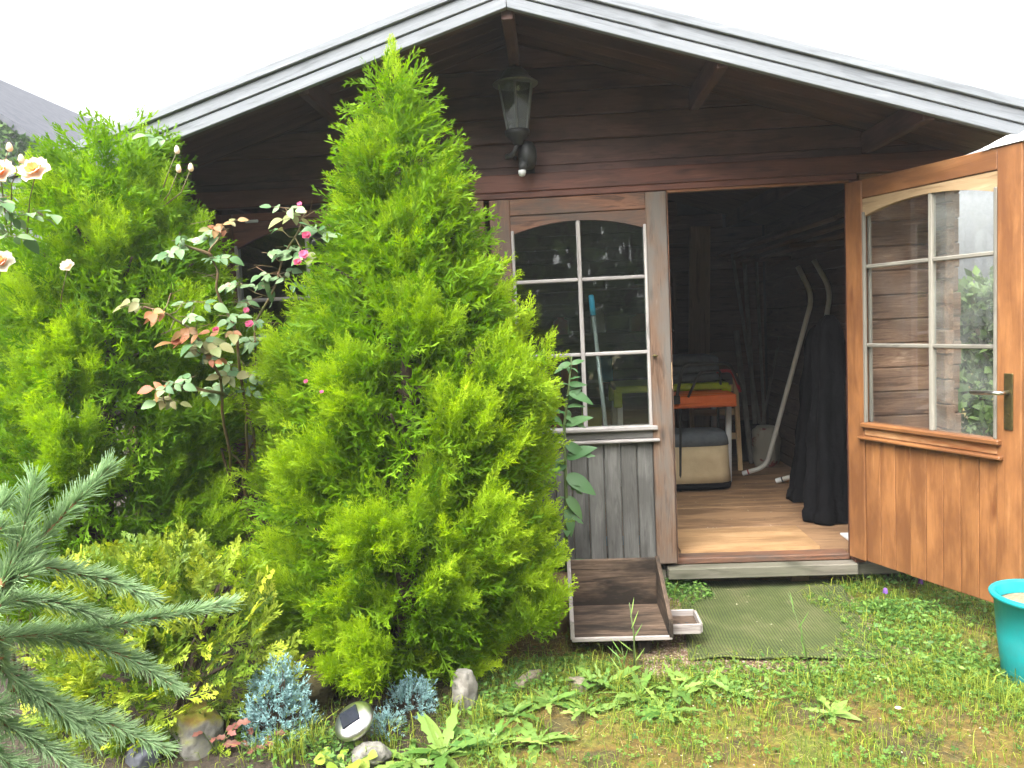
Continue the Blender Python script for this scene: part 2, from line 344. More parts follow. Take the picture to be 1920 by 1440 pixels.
# ground, mat, gravel, mossy stone
def ground_mat():
    m, nt, p, out = newmat('mossy_soil'); L = nt.links.new
    tc = N(nt, 'TexCoord'); n1 = N(nt, 'TexNoise', Scale=2.6, Detail=8.0, Roughness=.65); n2 = N(nt, 'TexNoise', Scale=38, Detail=5.0, Roughness=.7)
    for n in (n1, n2): L(tc.outputs['Object'], n.inputs['Vector'])
    r = ramp(nt, [(.30, (.045, .032, .018)), (.42, (.075, .06, .018)), (.50, (.13, .085, .014)), (.60, (.12, .125, .016)), (.74, (.075, .105, .014))]); L(n1.outputs['Fac'], r.inputs[0])
    r2 = ramp(nt, [(.3, (.35, .35, .35)), (.7, (1.5, 1.5, 1.4))]); L(n2.outputs['Fac'], r2.inputs[0])
    # bare damp earth under the conifers and in the rockery bed
    sx = N(nt, 'SeparateXYZ'); L(tc.outputs['Object'], sx.inputs[0])
    f = math_(nt, 'MULTIPLY_ADD', sx.outputs[0], -3.0); nt.nodes[-1].inputs[2].default_value = -2.4; nt.nodes[-1].use_clamp = True
    c = mixc(nt, f, r.outputs[0], (.040, .028, .018))
    L(mixc(nt, 1.0, c, r2.outputs[0], 'MULTIPLY'), p.inputs['Base Color']); p.inputs['Roughness'].default_value = .95
    bp = N(nt, 'Bump', Strength=.8, Distance=.02); L(n2.outputs['Fac'], bp.inputs['Height']); L(bp.outputs[0], p.inputs['Normal']); return m
def gravel_mat():
    m, nt, p, out = newmat('exposed_aggregate'); L = nt.links.new
    tc = N(nt, 'TexCoord'); v = N(nt, 'TexVoronoi', Scale=95.0); L(tc.outputs['Object'], v.inputs['Vector'])
    sp = N(nt, 'SeparateColor'); L(v.outputs['Color'], sp.inputs[0])
    r = ramp(nt, [(.0, (.16, .10, .065)), (.35, (.36, .24, .16)), (.7, (.46, .36, .27)), (1.0, (.62, .54, .46))]); L(sp.outputs[0], r.inputs[0])
    r2 = ramp(nt, [(.0, (1, 1, 1)), (.55, (.25, .2, .16))]); L(v.outputs['Distance'], r2.inputs[0])
    L(mixc(nt, 1, r.outputs[0], r2.outputs[0], 'MULTIPLY'), p.inputs['Base Color']); p.inputs['Roughness'].default_value = .8
    bp = N(nt, 'Bump', Strength=.8, Distance=.005, invert=True); L(v.outputs['Distance'], bp.inputs['Height']); L(bp.outputs[0], p.inputs['Normal']); return m
def mat_mat():
    m, nt, p, out = newmat('green_fibre_mat'); L = nt.links.new
    tc = N(nt, 'TexCoord'); mp = N(nt, 'Mapping'); mp.inputs['Scale'].default_value = (78, 78, 1)
    nw = N(nt, 'TexNoise', Scale=6.0, Detail=3.0); L(tc.outputs['Object'], nw.inputs['Vector']); va = nt.nodes.new('ShaderNodeVectorMath'); va.operation = 'MULTIPLY_ADD'; L(nw.outputs['Color'], va.inputs[0]); va.inputs[1].default_value = (.014, .014, 0); L(tc.outputs['Object'], va.inputs[2]); L(va.outputs[0], mp.inputs[0])
    sx = N(nt, 'SeparateXYZ'); L(mp.outputs[0], sx.inputs[0])
    def tri(s): return math_(nt, 'PINGPONG', s, 0.5)
    h = math_(nt, 'MINIMUM', tri(sx.outputs[0]), tri(sx.outputs[1]))
    r = ramp(nt, [(.04, (.014, .017, .008)), (.22, (1, 1, 1))]); L(h, r.inputs[0])
    n1 = N(nt, 'TexNoise', Scale=5.0, Detail=6.0, Roughness=.65); L(tc.outputs['Object'], n1.inputs['Vector'])
    c = ramp(nt, [(.3, (.062, .092, .016)), (.5, (.095, .125, .026)), (.70, (.16, .165, .06))]); L(n1.outputs['Fac'], c.inputs[0])
    L(mixc(nt, .75, c.outputs[0], r.outputs[0], 'MULTIPLY'), p.inputs['Base Color']); p.inputs['Roughness'].default_value = .9
    bp = N(nt, 'Bump', Strength=.9, Distance=.006); L(r.outputs[0], bp.inputs['Height']); L(bp.outputs[0], p.inputs['Normal']); return m
def mossrock_mat():
    m, nt, p, out = newmat('mossy_stone'); L = nt.links.new
    tc = N(nt, 'TexCoord'); g = N(nt, 'NewGeometry'); sx = N(nt, 'SeparateXYZ'); L(g.outputs['Normal'], sx.inputs[0])
    n1 = N(nt, 'TexNoise', Scale=13, Detail=7.0, Roughness=.7); L(tc.outputs['Object'], n1.inputs['Vector'])
    st = ramp(nt, [(.36, (.12, .115, .10)), (.62, (.28, .27, .24))]); L(n1.outputs['Fac'], st.inputs[0])
    mo = ramp(nt, [(.35, (.13, .075, .014)), (.65, (.17, .20, .012))]); L(n1.outputs['Fac'], mo.inputs[0])
    f = math_(nt, 'ADD', math_(nt, 'MULTIPLY', sx.outputs[2], 1.6), math_(nt, 'MULTIPLY', n1.outputs['Fac'], 2.4))
    f = math_(nt, 'SUBTRACT', f, 1.25, True)
    L(mixc(nt, f, st.outputs[0], mo.outputs[0]), p.inputs['Base Color']); p.inputs['Roughness'].default_value = .95
    bp = N(nt, 'Bump', Strength=.9, Distance=.012); L(n1.outputs['Fac'], bp.inputs['Height']); L(bp.outputs[0], p.inputs['Normal']); return m
M_ground = ground_mat(); M_gravel = gravel_mat(); M_mat = mat_mat(); M_mossrock = mossrock_mat()

# ------------------------------------------------------------------ ground
def build_ground():
    n = 150; s = np.linspace(-1, 1, n)
    ax = np.sign(s) * (np.abs(s) * 2.6 + np.abs(s) ** 7 * 57)
    vs = []; fs = []
    for j in range(n):
        for i in range(n):
            x, y = ax[i] - .6, ax[j] - .9
            vs.append((x, y, gz(x, y) if abs(x) < 6 and abs(y) < 6 else 0.0))
    for j in range(n - 1):
        for i in range(n - 1): fs.append((j * n + i, j * n + i + 1, j * n + n + i + 1, j * n + n + i))
    o = put('ground', MB().add(vs, fs).mesh('ground', True), M_ground); tag(o, kind='structure')
build_ground()
# exposed aggregate slab in front of the door
sb = MB().prism([(-.27, -.05), (-.27, .003), (.80, .003), (.80, -.05)], 1.02, Matrix.Translation((0, -.42, 0))).mesh('path_slab')
tag(put('gravel_path', sb, M_gravel), kind='structure')

# ------------------------------------------------------------------ shed
ZF = 0.16                       # floor level
RX, RZ, SL = -0.70, 2.629, 0.313   # ridge x, lower edge of barge board at ridge, slope
XL, XR = -2.65, 1.25            # wall ends
YB = 2.9
shed = empty('garden_shed', (RX, 0, 0))
tag(shed, 'dark brown timber garden shed with grey gable boards and open door', 'shed')
def soffit(x): return RZ + .088 - SL * abs(x - RX)

fw = empty('front_wall', (RX, 0, ZF), shed)
PITCHB = 0.117
def board(parent, xl0, xl1, xr1, xr0, z0, z1, y, t, mat, name='plank'):
    """wall board with slanted ends: bottom from xl0 to xr0, top from xl1 to xr1"""
    cx, cz = (xl0 + xr0) / 2, (z0 + z1) / 2; b = .006
    # bevelled front edges give the V joint
    poly = [(xl0 - cx, z0 - cz), (xr0 - cx, z0 - cz), (xr1 - cx, z1 - cz), (xl1 - cx, z1 - cz)]
    n = 4
    V = []
    for (px, pz) in poly: V.append((px, t / 2, pz))
    for (px, pz) in poly: V.append((px, -t / 2 + .008, pz))
    for (px, pz) in poly: V.append((px, -t / 2, pz + (b if pz < 0 else -b)))
    F = [(3, 2, 1, 0), (8, 9, 10, 11)]
    for r in (0, 4):
        for i in range(4): j = (i + 1) % 4; F.append((r + i, r + j, r + 4 + j, r + 4 + i))
    # local axes: plank length along local X, so rotate nothing
    return put(name, MB().add(V, F).mesh(name), mat, parent, Matrix.Translation((cx, y, cz)))
Z0 = 2.09 + .038
zs = [Z0 + PITCHB * k for k in range(-18, 6)]
ends_rng = random.Random(5)
for k, z in enumerate(zs):
    z1 = z + PITCHB - .0015
    if z < .05: continue
    if z > 2.05:      # gable boards over the whole width
        def lim(q): return (soffit(RX) - q) / SL
        w0, w1 = min(lim(z), 1.95 + .13), min(lim(z1), 1.95 + .13)
        if w1 <= 0: w1 = 0.01
        if w0 <= 0.02: continue
        board(fw, RX - w0, RX - w1, RX + w1, RX + w0, z, z1, .028, .05, M_wall)
    else:
        # right of the door, with log ends past the corner
        e = XR + .13 + ends_rng.uniform(-.008, .008)
        board(fw, .915, .915, e, e, z, z1, .028, .05, M_sidewall)
        e = XL - .13
        # left of the fixed leaf: around the left window
        if z1 < .70: board(fw, e, e, -.92, -.92, z, z1, .028, .05, M_wall)
        else:
            board(fw, e, e, -2.215, -2.215, z, z1, .028, .05, M_wall)
            board(fw, -1.31, -1.31, -.92, -.92, z, z1, .028, .05, M_wall)
# board band just under the gable boards (z 1.97 - 2.128)
plank(fw, 'lintel', (-2.30, -.012, 2.047), (1.38, -.012, 2.047), .084, .06, (0, -1, 0), M_lintel)
plank(fw, 'plank', (-2.78, .02, 2.11), (1.38, .02, 2.11), .038, .05, (0, -1, 0), M_wall)
plank(fw, 'lintel', (-1.00, -.016, 1.989), (.89, -.016, 1.989), .030, .05, (0, -1, 0), M_lintel)
# side wall log ends at the front right corner (the notched profile seen through the open door)
cn = empty('corner_joint', (XR, 0, ZF), shed)
for k, z in enumerate(zs):
    if z < .05 or z > 1.95: continue
    for X in (XR + .02, XL - .02):
        plank(cn, 'log_end', (X, -.13 + ends_rng.uniform(-.01, .01), z + .0), (X, .003, z + .0), PITCHB - .004, .045, (1, 0, 0), M_sidewall, .006)
# side, back walls of horizontal boards
for nm, X in (('side_wall', XL + .03), ('side_wall', XR - .0)):
    w = empty(nm, (X, 1.4, ZF), shed)
    for k in range(17):
        z = .11 + PITCHB * k
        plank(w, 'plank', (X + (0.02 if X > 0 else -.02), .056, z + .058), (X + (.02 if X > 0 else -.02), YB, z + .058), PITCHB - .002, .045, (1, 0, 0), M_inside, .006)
bw = empty('back_wall', (RX, YB, ZF), shed)
for k in range(24):
    z = .11 + PITCHB * k; w = min(1.93, (soffit(RX) - z - PITCHB) / SL)
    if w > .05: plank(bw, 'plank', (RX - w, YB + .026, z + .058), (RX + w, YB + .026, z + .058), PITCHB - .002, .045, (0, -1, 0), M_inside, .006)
M_gapblock = solid('light_block_sheet', (.03, .028, .026), (.045, .042, .038), 8, rough=.95)  # dark sheet added behind the boards to stop light leaking through gaps
put('added_gap_blocker', MB().prism([(XL - .03, .06), (XR + .065, .06), (XR + .065, soffit(XR) - .004), (RX, soffit(RX) - .004), (XL - .03, soffit(XL) - .004)], .012, Matrix.Translation((0, YB + .058, 0))).mesh('gap_block'), M_gapblock, shed)
for X in (XL - .022, XR + .056): put('added_gap_blocker', MB().box((X, YB / 2 + .06, 1.04), (.01, YB - .04, 1.95), None).mesh('gap_block'), M_gapblock, shed)  # same added light blocker outside the side walls
# floor
fl = empty('floor', (RX, 1.4, ZF), shed)
for k in range(24):
    y = .09 + k * .47
    if y > 2.85: break
    plank(fl, 'floor_plank', (XL + .05, y + .234, ZF - .012), (XR - .02, y + .234, ZF - .012), .467, .022, (0, 0, 1), M_floor, .003)
# ribbed entrance board
def ribbed():
    mb = MB(); mb.box((0, 0, 0), (.70, .40, .012))
    for i in range(33): mb.box((0, -.194 + i * .0121, .0085), (.70, .0075, .005))
    return mb.mesh('ribbed_board')
put('entrance_board', ribbed(), wood('ribbed_plywood', (.27, .155, .070), (.38, .235, .115), (.47, .31, .165), rough=.55, knots=.15, vary=.1, stain=(.17, .095, .045), stain_amt=.6), shed, Matrix.Translation((.385, .29, ZF + .006)))
plank(shed, 'door_sill', (.0, .045, ZF - .013), (.85, .045, ZF - .013), .09, .03, (0, 0, 1), M_frame)
plank(shed, 'threshold_beam', (-.051, -.03, .103), (.865, -.03, .103), .056, .07, (0, -1, 0), M_sill, .005)
plank(shed, 'foundation_beam', (.869, .02, .085), (1.38, .02, .085), .06, .06, (0, -1, 0), M_sill, .005)
plank(shed, 'foundation_beam', (-2.75, .03, .07), (-.054, .03, .07), .07, .05, (0, -1, 0), M_sill, .005)
for x in (-2.4, -1.4, -.4, .62, 1.25): put('foundation_block', MB().box((0, 0, 0), (.09, .5, .074), None, .006).mesh('block'), M_tan, shed, Matrix.Translation((x, .30, .037)))
# door frame
plank(shed, 'door_post', (-.90, -.005, .09), (-.90, -.005, 1.972), .045, .07, (0, -1, 0), M_frame)
plank(shed, 'door_post', (.885, .0, .13), (.885, .0, 1.972), .055, .09, (0, -1, 0), M_lintel)
plank(shed, 'door_head', (.0, -.030, 1.967), (.852, -.030, 1.967), .012, .03, (0, -1, 0), M_honey, .002)
# roof
roof = empty('roof', (RX, 1.2, RZ), shed)
YO = -.62
for sgn, xe in ((-1, -2.80), (1, 1.40)):
    ln = abs(xe - RX); q = Vector((sgn, 0, -SL)).normalized(); nn = Vector((sgn * SL, 0, 1)).normalized()
    L_ = ln * math.sqrt(1 + SL * SL)
    # overhang boards run down the slope
    ov = [YO + .03 + .115 * i for i in range(6)]
    for y in ov:
        a = Vector((RX + sgn * .002, y + .057, soffit(RX) + .011)); plank(roof, 'roof_board', a, a + q * L_, .113, .02, nn, M_wall, .003)
    a = Vector((RX + sgn * .002, (YO + .72 + YB + .2) / 2, soffit(RX) + .011)); plank(roof, 'roof_deck', a, a + q * L_, YB + .2 - YO - .72, .02, nn, M_inside, .002)
    a = Vector((RX + sgn * .004, (YO + YB + .2) / 2, soffit(RX) + .03)); plank(roof, 'roofing_felt', a, a + q * (L_ + .01), YB + .2 - YO - .01, .014, nn, M_felt, .002)
    # barge board: three strips
    for (z0, z1, yy, t) in ((0, .047, YO - .018, .026), (.0495, .102, YO - .022, .03), (.1045, .140, YO - .030, .04)):
        zc, w = (z0 + z1) / 2, z1 - z0
        x0 = RX; x1 = xe - sgn * 0.0
        poly = [(x0, RZ + z0), (x1, RZ + z0 - SL * ln), (x1, RZ + z1 - SL * ln), (x0, RZ + z1)]
        c = Vector(((x0 + x1) / 2, yy, RZ + zc - SL * ln / 2)); M = frame(q, (0, -1, 0), c); Mi = M.inverted()
        ps = [Mi @ Vector((p[0] + (sgn * .0015 if i in (0, 3) else 0), yy, p[1])) for i, p in enumerate(poly)]
        V = [(p.x, p.y, -t / 2) for p in ps] + [(p.x, p.y, t / 2 - .003) for p in ps]
        cxy = sum((Vector((p.x, p.y)) for p in ps), Vector((0, 0))) / 4
        V += [(p.x, p.y - math.copysign(.003, p.y), t / 2) for p in ps]
        F = [(3, 2, 1, 0), (8, 9, 10, 11)]
        for r in (0, 4):
            for i in range(4): j = (i + 1) % 4; F.append((r + i, r + j, r + 4 + j, r + 4 + i))
        put('barge_board', MB().add(V, F).mesh('barge_board'), M_barge, roof, M)
for x in (RX, RX - .85, RX + .85, RX - 1.65, RX + 1.65):
    z = soffit(x) - .052 if x != RX else soffit(x) - .075
    plank(roof, 'purlin', (x, YO + .0, z), (x, YB, z), .045 if x != RX else .05, .10, (1 if x <= RX else -1, 0, SL) if False else (0, 0, 1), M_wall, .006)

# glazed leaf (door or window) in a local frame: x along leaf, y outwards, z up
def leaf(parent, T, Lw, st, zb, ztop, zg0, zg1s, zg1m, rows, mats, pane_mats, lower, thick=.045, muntx=None):
    """T maps local leaf frame to world. st = stile width"""
    X, G, MU = mats
    def pl(name, a, b, w, t, n, m, bev=.004): return plank(parent, name, a, b, w, t, n, m, bev, T)
    fr = lower.get('stile', X)
    pl('stile', (st / 2, 0, zb), (st / 2, 0, ztop), st, thick, (0, -1, 0), fr)
    pl('stile', (Lw - st / 2, 0, zb), (Lw - st / 2, 0, ztop), st, thick, (0, -1, 0), lower.get('stile2', fr))
    gx0, gx1 = st, Lw - st; mid = (gx0 + gx1) / 2
    pl('rail', (gx0, 0, (zg1m + .035 + ztop) / 2), (gx1, 0, (zg1m + .035 + ztop) / 2), ztop - zg1m - .035, thick - .002, (0, -1, 0), lower.get('top', X))
    # arched rail
    n = 14; arc = []
    for i in range(n + 1):
        u = i / n; x = gx0 + (gx1 - gx0) * u; arc.append((x - mid, zg1s + (zg1m - zg1s) * (1 - (2 * u - 1) ** 2)))
    zt = zg1m + .033
    mb = MB(); t = thick - .012
    for i in range(n):
        (xa, za), (xb, zb_) = arc[i], arc[i + 1]
        mb.add([(xa, -t / 2, za - zt), (xb, -t / 2, zb_ - zt), (xb, -t / 2, 0), (xa, -t / 2, 0), (xa, t / 2, za - zt), (xb, t / 2, zb_ - zt), (xb, t / 2, 0), (xa, t / 2, 0)],
               [(0, 1, 2, 3), (7, 6, 5, 4), (0, 4, 5, 1)] + ([(0, 3, 7, 4)] if i == 0 else []) + ([(1, 5, 6, 2)] if i == n - 1 else []))
    put('arch_rail', mb.mesh('arch_rail'), lower.get('arch', X), parent, T @ Matrix.Translation((mid, 0, zt)))
    # glazing beads around the glass on both faces
    for sy_ in (-1, 1):
        yb = sy_ * (thick / 2 - .006)
        pl('glazing_bead', (gx0 + .007, yb, zg0), (gx0 + .007, yb, zg1s + .02), .014, .016, (0, sy_, 0), MU, .003)
        pl('glazing_bead', (gx1 - .007, yb, zg0), (gx1 - .007, yb, zg1s + .02), .014, .016, (0, sy_, 0), MU, .003)
    # muntins
    mx = muntx if muntx is not None else mid
    pl('muntin', (mx, 0, zg0), (mx, 0, zg1m), .020, .028, (0, -1, 0), MU, .004)
    for z in rows:
        pl('muntin', (gx0, 0, z), (mx - .0105, 0, z), .018, .024, (0, -1, 0), MU, .004)
        pl('muntin', (mx + .0105, 0, z), (gx1, 0, z), .018, .024, (0, -1, 0), MU, .004)
    # panes
    edges = [zg0] + list(rows) + [None]
    for c_, (xa, xb) in enumerate(((gx0, mx), (mx, gx1))):
        for r in range(len(rows) + 1):
            za = edges[r]; zb2 = edges[r + 1]
            if zb2 is None:
                poly = [(xa, za), (xb, za)]
                for i in range(8):
                    x = xb + (xa - xb) * i / 7; u = (x - gx0) / (gx1 - gx0)
                    poly.append((x, zg1s + (zg1m - zg1s) * (1 - (2 * u - 1) ** 2) + .006))
            else: poly = [(xa, za), (xb, za), (xb, zb2), (xa, zb2)]
            put('pane', MB().prism(poly, .0035).mesh('pane'), pane_mats[c_], parent, T)
    # bottom rail of the glass, sill batten and boards
    s = lower['side']
    pl('sill', (gx0 - .004, s * .012, zg0 - .010), (gx1 + .022, s * .012, zg0 - .010), .022, thick + .022, (0, 0, 1) if False else (0, -1, 0), lower['sill'], .005)
    pl('rail', (gx0, 0, zg0 - .042), (gx1, 0, zg0 - .042), .040, thick - .004, (0, -1, 0), lower['rail'])
    pl('batten', (gx0 - .02, s * .018, zg0 - .071), (gx1 + .03, s * .018, zg0 - .071), .016, thick + .014, (0, -1, 0), lower['sill'], .005)
    npl = lower['n']; pw = (gx1 - gx0) / npl; prng = random.Random(lower.get('seed', 1))
    for i in range(npl):
        x = gx0 + pw * (i + .5)
        pl('panel_board', (x, s * prng.uniform(-.0025, .0025) + .0, zb), (x, s * prng.uniform(-.002, .002), zg0 - .080), pw - lower.get('gap', .0025), .026, (0, -1, 0), lower['board'], lower.get('bev', .005))

LW = .85
fixed = empty('fixed_door', (-.43, 0, .15), shed)
M_stilegrey = wood('half_weathered_stile_wood', (.055, .030, .018), (.125, .075, .048), (.21, .145, .10), rough=.7, stain=(.115, .108, .098), stain_amt=.8, fibre=1.4, bump=.5, vary=.1)
leaf(fixed, Matrix.Translation((-.853, -.022, 0)), LW, .10, .152, 1.970, .846, 1.800, 1.856, (1.206, 1.571), (M_frame, None, M_muntin_grey), (M_glass, M_glass),
     dict(side=-1, sill=M_muntin_grey, rail=M_grey, board=M_grey, n=8, stile2=M_stilegrey, top=M_frame, seed=3), muntx=.425)
plank(fixed, 'edge_strip', (-.001, -.035, 1.02), (-.001, -.035, 1.15), .012, .004, (1, 0, 0), M_light, .001)
plank(fixed, 'edge_strip', (.0005, -.033, .16), (.0005, -.033, 1.96), .03, .003, (1, 0, 0), M_frame, .001)
lm = MB().lathe([(.0, -.012), (.008, -.012), (.008, .004), (.0, .006)], 10, frame((1, 0, 0), (0, -1, 0), (0, 0, 0))).box((0, -.014, 0), (.026, .006, .008), None, .002)
put('latch', lm.mesh('latch'), M_brass, fixed, Matrix.Translation((-.083, -.05, 1.186)))

TH = 1.14028
Rz = Matrix.Rotation(-TH, 4, 'Z')
TD = Matrix.Translation((.853, -.028, 0)) @ Rz
opend = empty('open_door', (.853, -.028, .15), shed)
M_bleach = wood('bleached_batten_wood', (.30, .13, .05), (.46, .25, .11), (.66, .48, .30), rough=.6, stain=(.22, .07, .02), stain_amt=.8, vary=.1)
leaf(opend, TD, LW + .01, .10, .162, 1.958, .832, 1.790, 1.838, (1.195, 1.560), (M_honey, None, M_muntin), (M_glass2, M_fog),
     dict(side=-1, sill=M_honey, rail=M_bleach, board=M_honey, n=8, arch=M_arch, seed=8, gap=.0012, bev=.003), muntx=.455)
# lock plate and lever on the inner face
hp = MB().box((0, 0, 0), (.036, .006, .22), None, .003).lathe([(.0, 0), (.006, 0), (.006, .003), (0, .003)], 8, Matrix.Translation((0, -.003, -.05)) @ Matrix.Rotation(math.pi / 2, 4, 'X'))
plate = put('lock_plate', hp.mesh('lock_plate'), M_brass, opend, TD @ Matrix.Translation((.812, -.0262, .985)))
hv = MB().tube(arcpath([(0, 0, 0), (0, -.045, 0), (-.02, -.052, 0), (-.12, -.047, -.004)], .02), [.0085] * 7 + [.0085] * 6 + [.006] if False else .0085, 10)
put('lever_handle', hv.mesh('lever_handle', True), M_steel, opend, TD @ Matrix.Translation((.812, -.028, 1.022)))
for z in (.35, 1.75):
    put('hinge', MB().tube([(0, 0, -.05), (0, 0, .05)], .007, 8).mesh('hinge'), M_brass, opend, Matrix.Translation((.853, -.058, z)))

# left window behind the climbing rose
lw = empty('left_window', (-1.76, 0, .70), shed)
leaf(lw, Matrix.Translation((-2.21, -.015, 0)), .895, .085, .70, 1.975, .78, 1.80, 1.90, (1.2, 1.55), (M_lintel, None, M_muntin_grey), (M_glass, M_glass),
     dict(side=-1, sill=M_grey, rail=M_lintel, board=M_lintel, n=1, seed=2))
put('label_plate', MB().box((0, 0, 0), (.065, .006, .014), None, .003).mesh('label_plate'), M_white, lw, Matrix.Translation(at(472, 415, -.045)))

# ------------------------------------------------------------------ wall lantern
lan = empty('wall_lantern', at(965, 200, -.15))
tag(lan, 'black hexagonal wall lantern with white sensor bulb under gable', 'wall lamp')
LC = Vector((-.695, -.15, 0))
def hexM(z=0): return Matrix.Translation((LC.x, LC.y, z)) @ Matrix.Rotation(math.radians(30), 4, 'Z')
put('cap', MB().lathe([(.103, 2.474), (.106, 2.480), (.085, 2.494), (.066, 2.512), (.052, 2.535), (.034, 2.551), (.012, 2.556), (.008, 2.564), (.0, 2.566)], 18, hexM()).mesh('cap', False), M_lampcap, lan)
M_lampglass = glass('ribbed_lantern_glass', (.70, .74, .68), dirt=.75, dcol=(.36, .40, .31), dscale=14)
ring = lambda r, z: [Vector((LC.x + r * math.cos(math.radians(60 * k + 30)), LC.y + r * math.sin(math.radians(60 * k + 30)), z)) for k in range(6)]
top, bot = ring(.086, 2.470), ring(.052, 2.268)
for k in range(6):
    j = (k + 1) % 6
    c = (top[k] + top[j] + bot[k] + bot[j]) / 4; nrm = (c - Vector((LC.x, LC.y, c.z))).normalized() * .003
    q = [top[k], top[j], bot[j], bot[k]]
    q = [p * .97 + c * .03 for p in q]
    put('pane', MB().add(q + [p - nrm for p in q], [(0, 1, 2, 3), (7, 6, 5, 4), (0, 4, 5, 1), (1, 5, 6, 2), (2, 6, 7, 3), (3, 7, 4, 0)]).mesh('pane'), M_lampglass, lan)
    put('glazing_bar', MB().tube([bot[k], top[k]], .0055, 6).mesh('bar'), M_lampcap, lan)
put('collar', MB().lathe([(.0, 2.20), (.022, 2.205), (.028, 2.222), (.045, 2.234), (.058, 2.25), (.058, 2.268), (.0, 2.27)], 12, hexM()).mesh('collar', True), M_black, lan)
arm = MB().tube(arcpath([(LC.x, LC.y, 2.215), (LC.x - .02, -.15, 2.165), (LC.x - .055, -.12, 2.15), (LC.x - .06, -.07, 2.175), (LC.x - .02, -.02, 2.17)], .03), .011, 8)
put('arm', arm.mesh('arm', True), M_black, lan)
put('sensor_body', MB().lathe([(.0, -.055), (.035, -.052), (.052, -.03), (.056, 0), (.052, .03), (.035, .05), (.0, .056)], 16, Matrix.Translation((-.655, -.085, 2.165)) @ Matrix.Diagonal((.8, 1.2, 1.15, 1))).mesh('sensor_body', True), M_black, lan)
put('sensor_dome', MB().lathe([(.0, -.022), (.013, -.017), (.018, -.004), (.018, .008), (.0, .012)], 14, Matrix.Translation((-.682, -.145, 2.078))).mesh('sensor_dome', True), M_white, lan)
put('sensor_stalk', MB().tube([(-.682, -.145, 2.088), (-.668, -.11, 2.135)], [.016, .03], 10).mesh('sensor_stalk', True), M_black, lan)
put('wall_plate', MB().box((0, 0, 0), (.07, .012, .15), None, .004).mesh('wall_plate'), M_black, lan, Matrix.Translation((-.66, -.006, 2.165)))
#==MORE==
# ------------------------------------------------------------------ foliage helpers (numpy)
def quads_mesh(name, Q, tint, mat):
    """Q: (n,4,3) quads, tint: (n,4,2) -> mesh with point attribute 'tint'"""
    n, K = Q.shape[:2]; me = bpy.data.meshes.new(name)
    me.vertices.add(n * K); me.vertices.foreach_set('co', Q.astype(np.float32).ravel())
    me.loops.add(n * K); me.loops.foreach_set('vertex_index', np.arange(n * K, dtype=np.int32))
    me.polygons.add(n); me.polygons.foreach_set('loop_start', np.arange(n, dtype=np.int32) * K)
    me.polygons.foreach_set('loop_total', np.full(n, K, dtype=np.int32))
    me.update(calc_edges=True)
    a = me.attributes.new('tint', 'FLOAT_COLOR', 'POINT')
    c = np.zeros((n * K, 4), np.float32); c[:, :2] = tint.reshape(-1, 2); c[:, 3] = 1
    a.data.foreach_set('color', c.ravel())
    me.materials.append(mat); return me
def norm(v): return v / np.maximum(np.linalg.norm(v, axis=-1, keepdims=True), 1e-9)
def kite(p, d, l, w, nrm, belly=.4):
    s = np.cross(nrm, d); s /= max(np.linalg.norm(s), 1e-9)
    m = p + d * l * belly
    return [p, m + s * w / 2, p + d * l, m - s * w / 2]
def spray(rng, n=15, side=4, ang=36, wk=.030, flat=.45, lf=.40, sl=.34):
    """feathery spray along +X, unit length. returns quads and age per vertex"""
    Q = []; T = []
    def rot(d, a, ax):
        c, s = math.cos(a), math.sin(a); return d * c + np.cross(ax, d) * s + ax * ax.dot(d) * (1 - c)
    X = np.array([1., 0, 0]); Z = np.array([0, 0, 1.])
    for i in range(n):
        s = .04 + .92 * (i + .3 * rng.random()) / n; sg = 1 if i % 2 else -1
        roll = rng.normal(0, flat); ax = np.array([0, math.sin(roll), math.cos(roll)])
        a = math.radians(ang + rng.normal(0, 7)) * sg
        d = rot(X, a, ax); l = (lf * (1 - s) ** .55 + .13) * rng.uniform(.75, 1.15)
        d = norm(d + np.array([.0, 0, rng.normal(0, .12)]))
        p = np.array([s, 0, .03 * math.sin(s * 5)]); nr = norm(ax + rng.normal(0, .35, 3))
        Q.append(kite(p, d, l, wk, nr)); T.append([.15 + .35 * s, .35 + .4 * s, .75 + .25 * s, .35 + .4 * s])
        for k in range(side):
            t = .22 + .7 * k / side; sg2 = 1 if k % 2 else -1
            d2 = norm(rot(d, math.radians(34) * sg2, ax) + rng.normal(0, .12, 3)); l2 = l * sl * (1.25 - t) + .03
            Q.append(kite(p + d * l * t, d2, l2, wk * .9, nr)); T.append([.3 + .3 * t, .5 + .3 * t, .8 + .2 * t, .5 + .3 * t])
    Q.append(kite(np.zeros(3), X, 1.08, .03, Z)); T.append([.1, .4, 1, .4])
    return np.array(Q), np.array(T)
def place(tmpls, idx, pos, X, up, scale, age, rnd):
    """instances of spray templates -> quads + tint; X: directions, up: rough normals"""
    out = []; tin = []
    X = norm(X); Y = norm(np.cross(up, X)); Z = np.cross(X, Y)
    B = np.stack([X, Y, Z], 1) * scale[:, None, None]          # rows are axes
    for k, (q, t) in enumerate(tmpls):
        s = np.where(idx == k)[0]
        if not len(s): continue
        w = np.einsum('vc,ncd->nvd', q.reshape(-1, 3), B[s]) + pos[s][:, None, :]
        K = q.shape[1]; out.append(w.reshape(-1, K, 3))
        tt = np.clip(t.reshape(-1)[None, :] * age[s][:, None], 0, 1); rr = np.repeat(rnd[s][:, None], tt.shape[1], 1)
        tin.append(np.stack([tt, rr], -1).reshape(-1, K, 2))
    return np.concatenate(out), np.concatenate(tin)
def unit(rng, n): return norm(rng.normal(0, 1, (n, 3)))
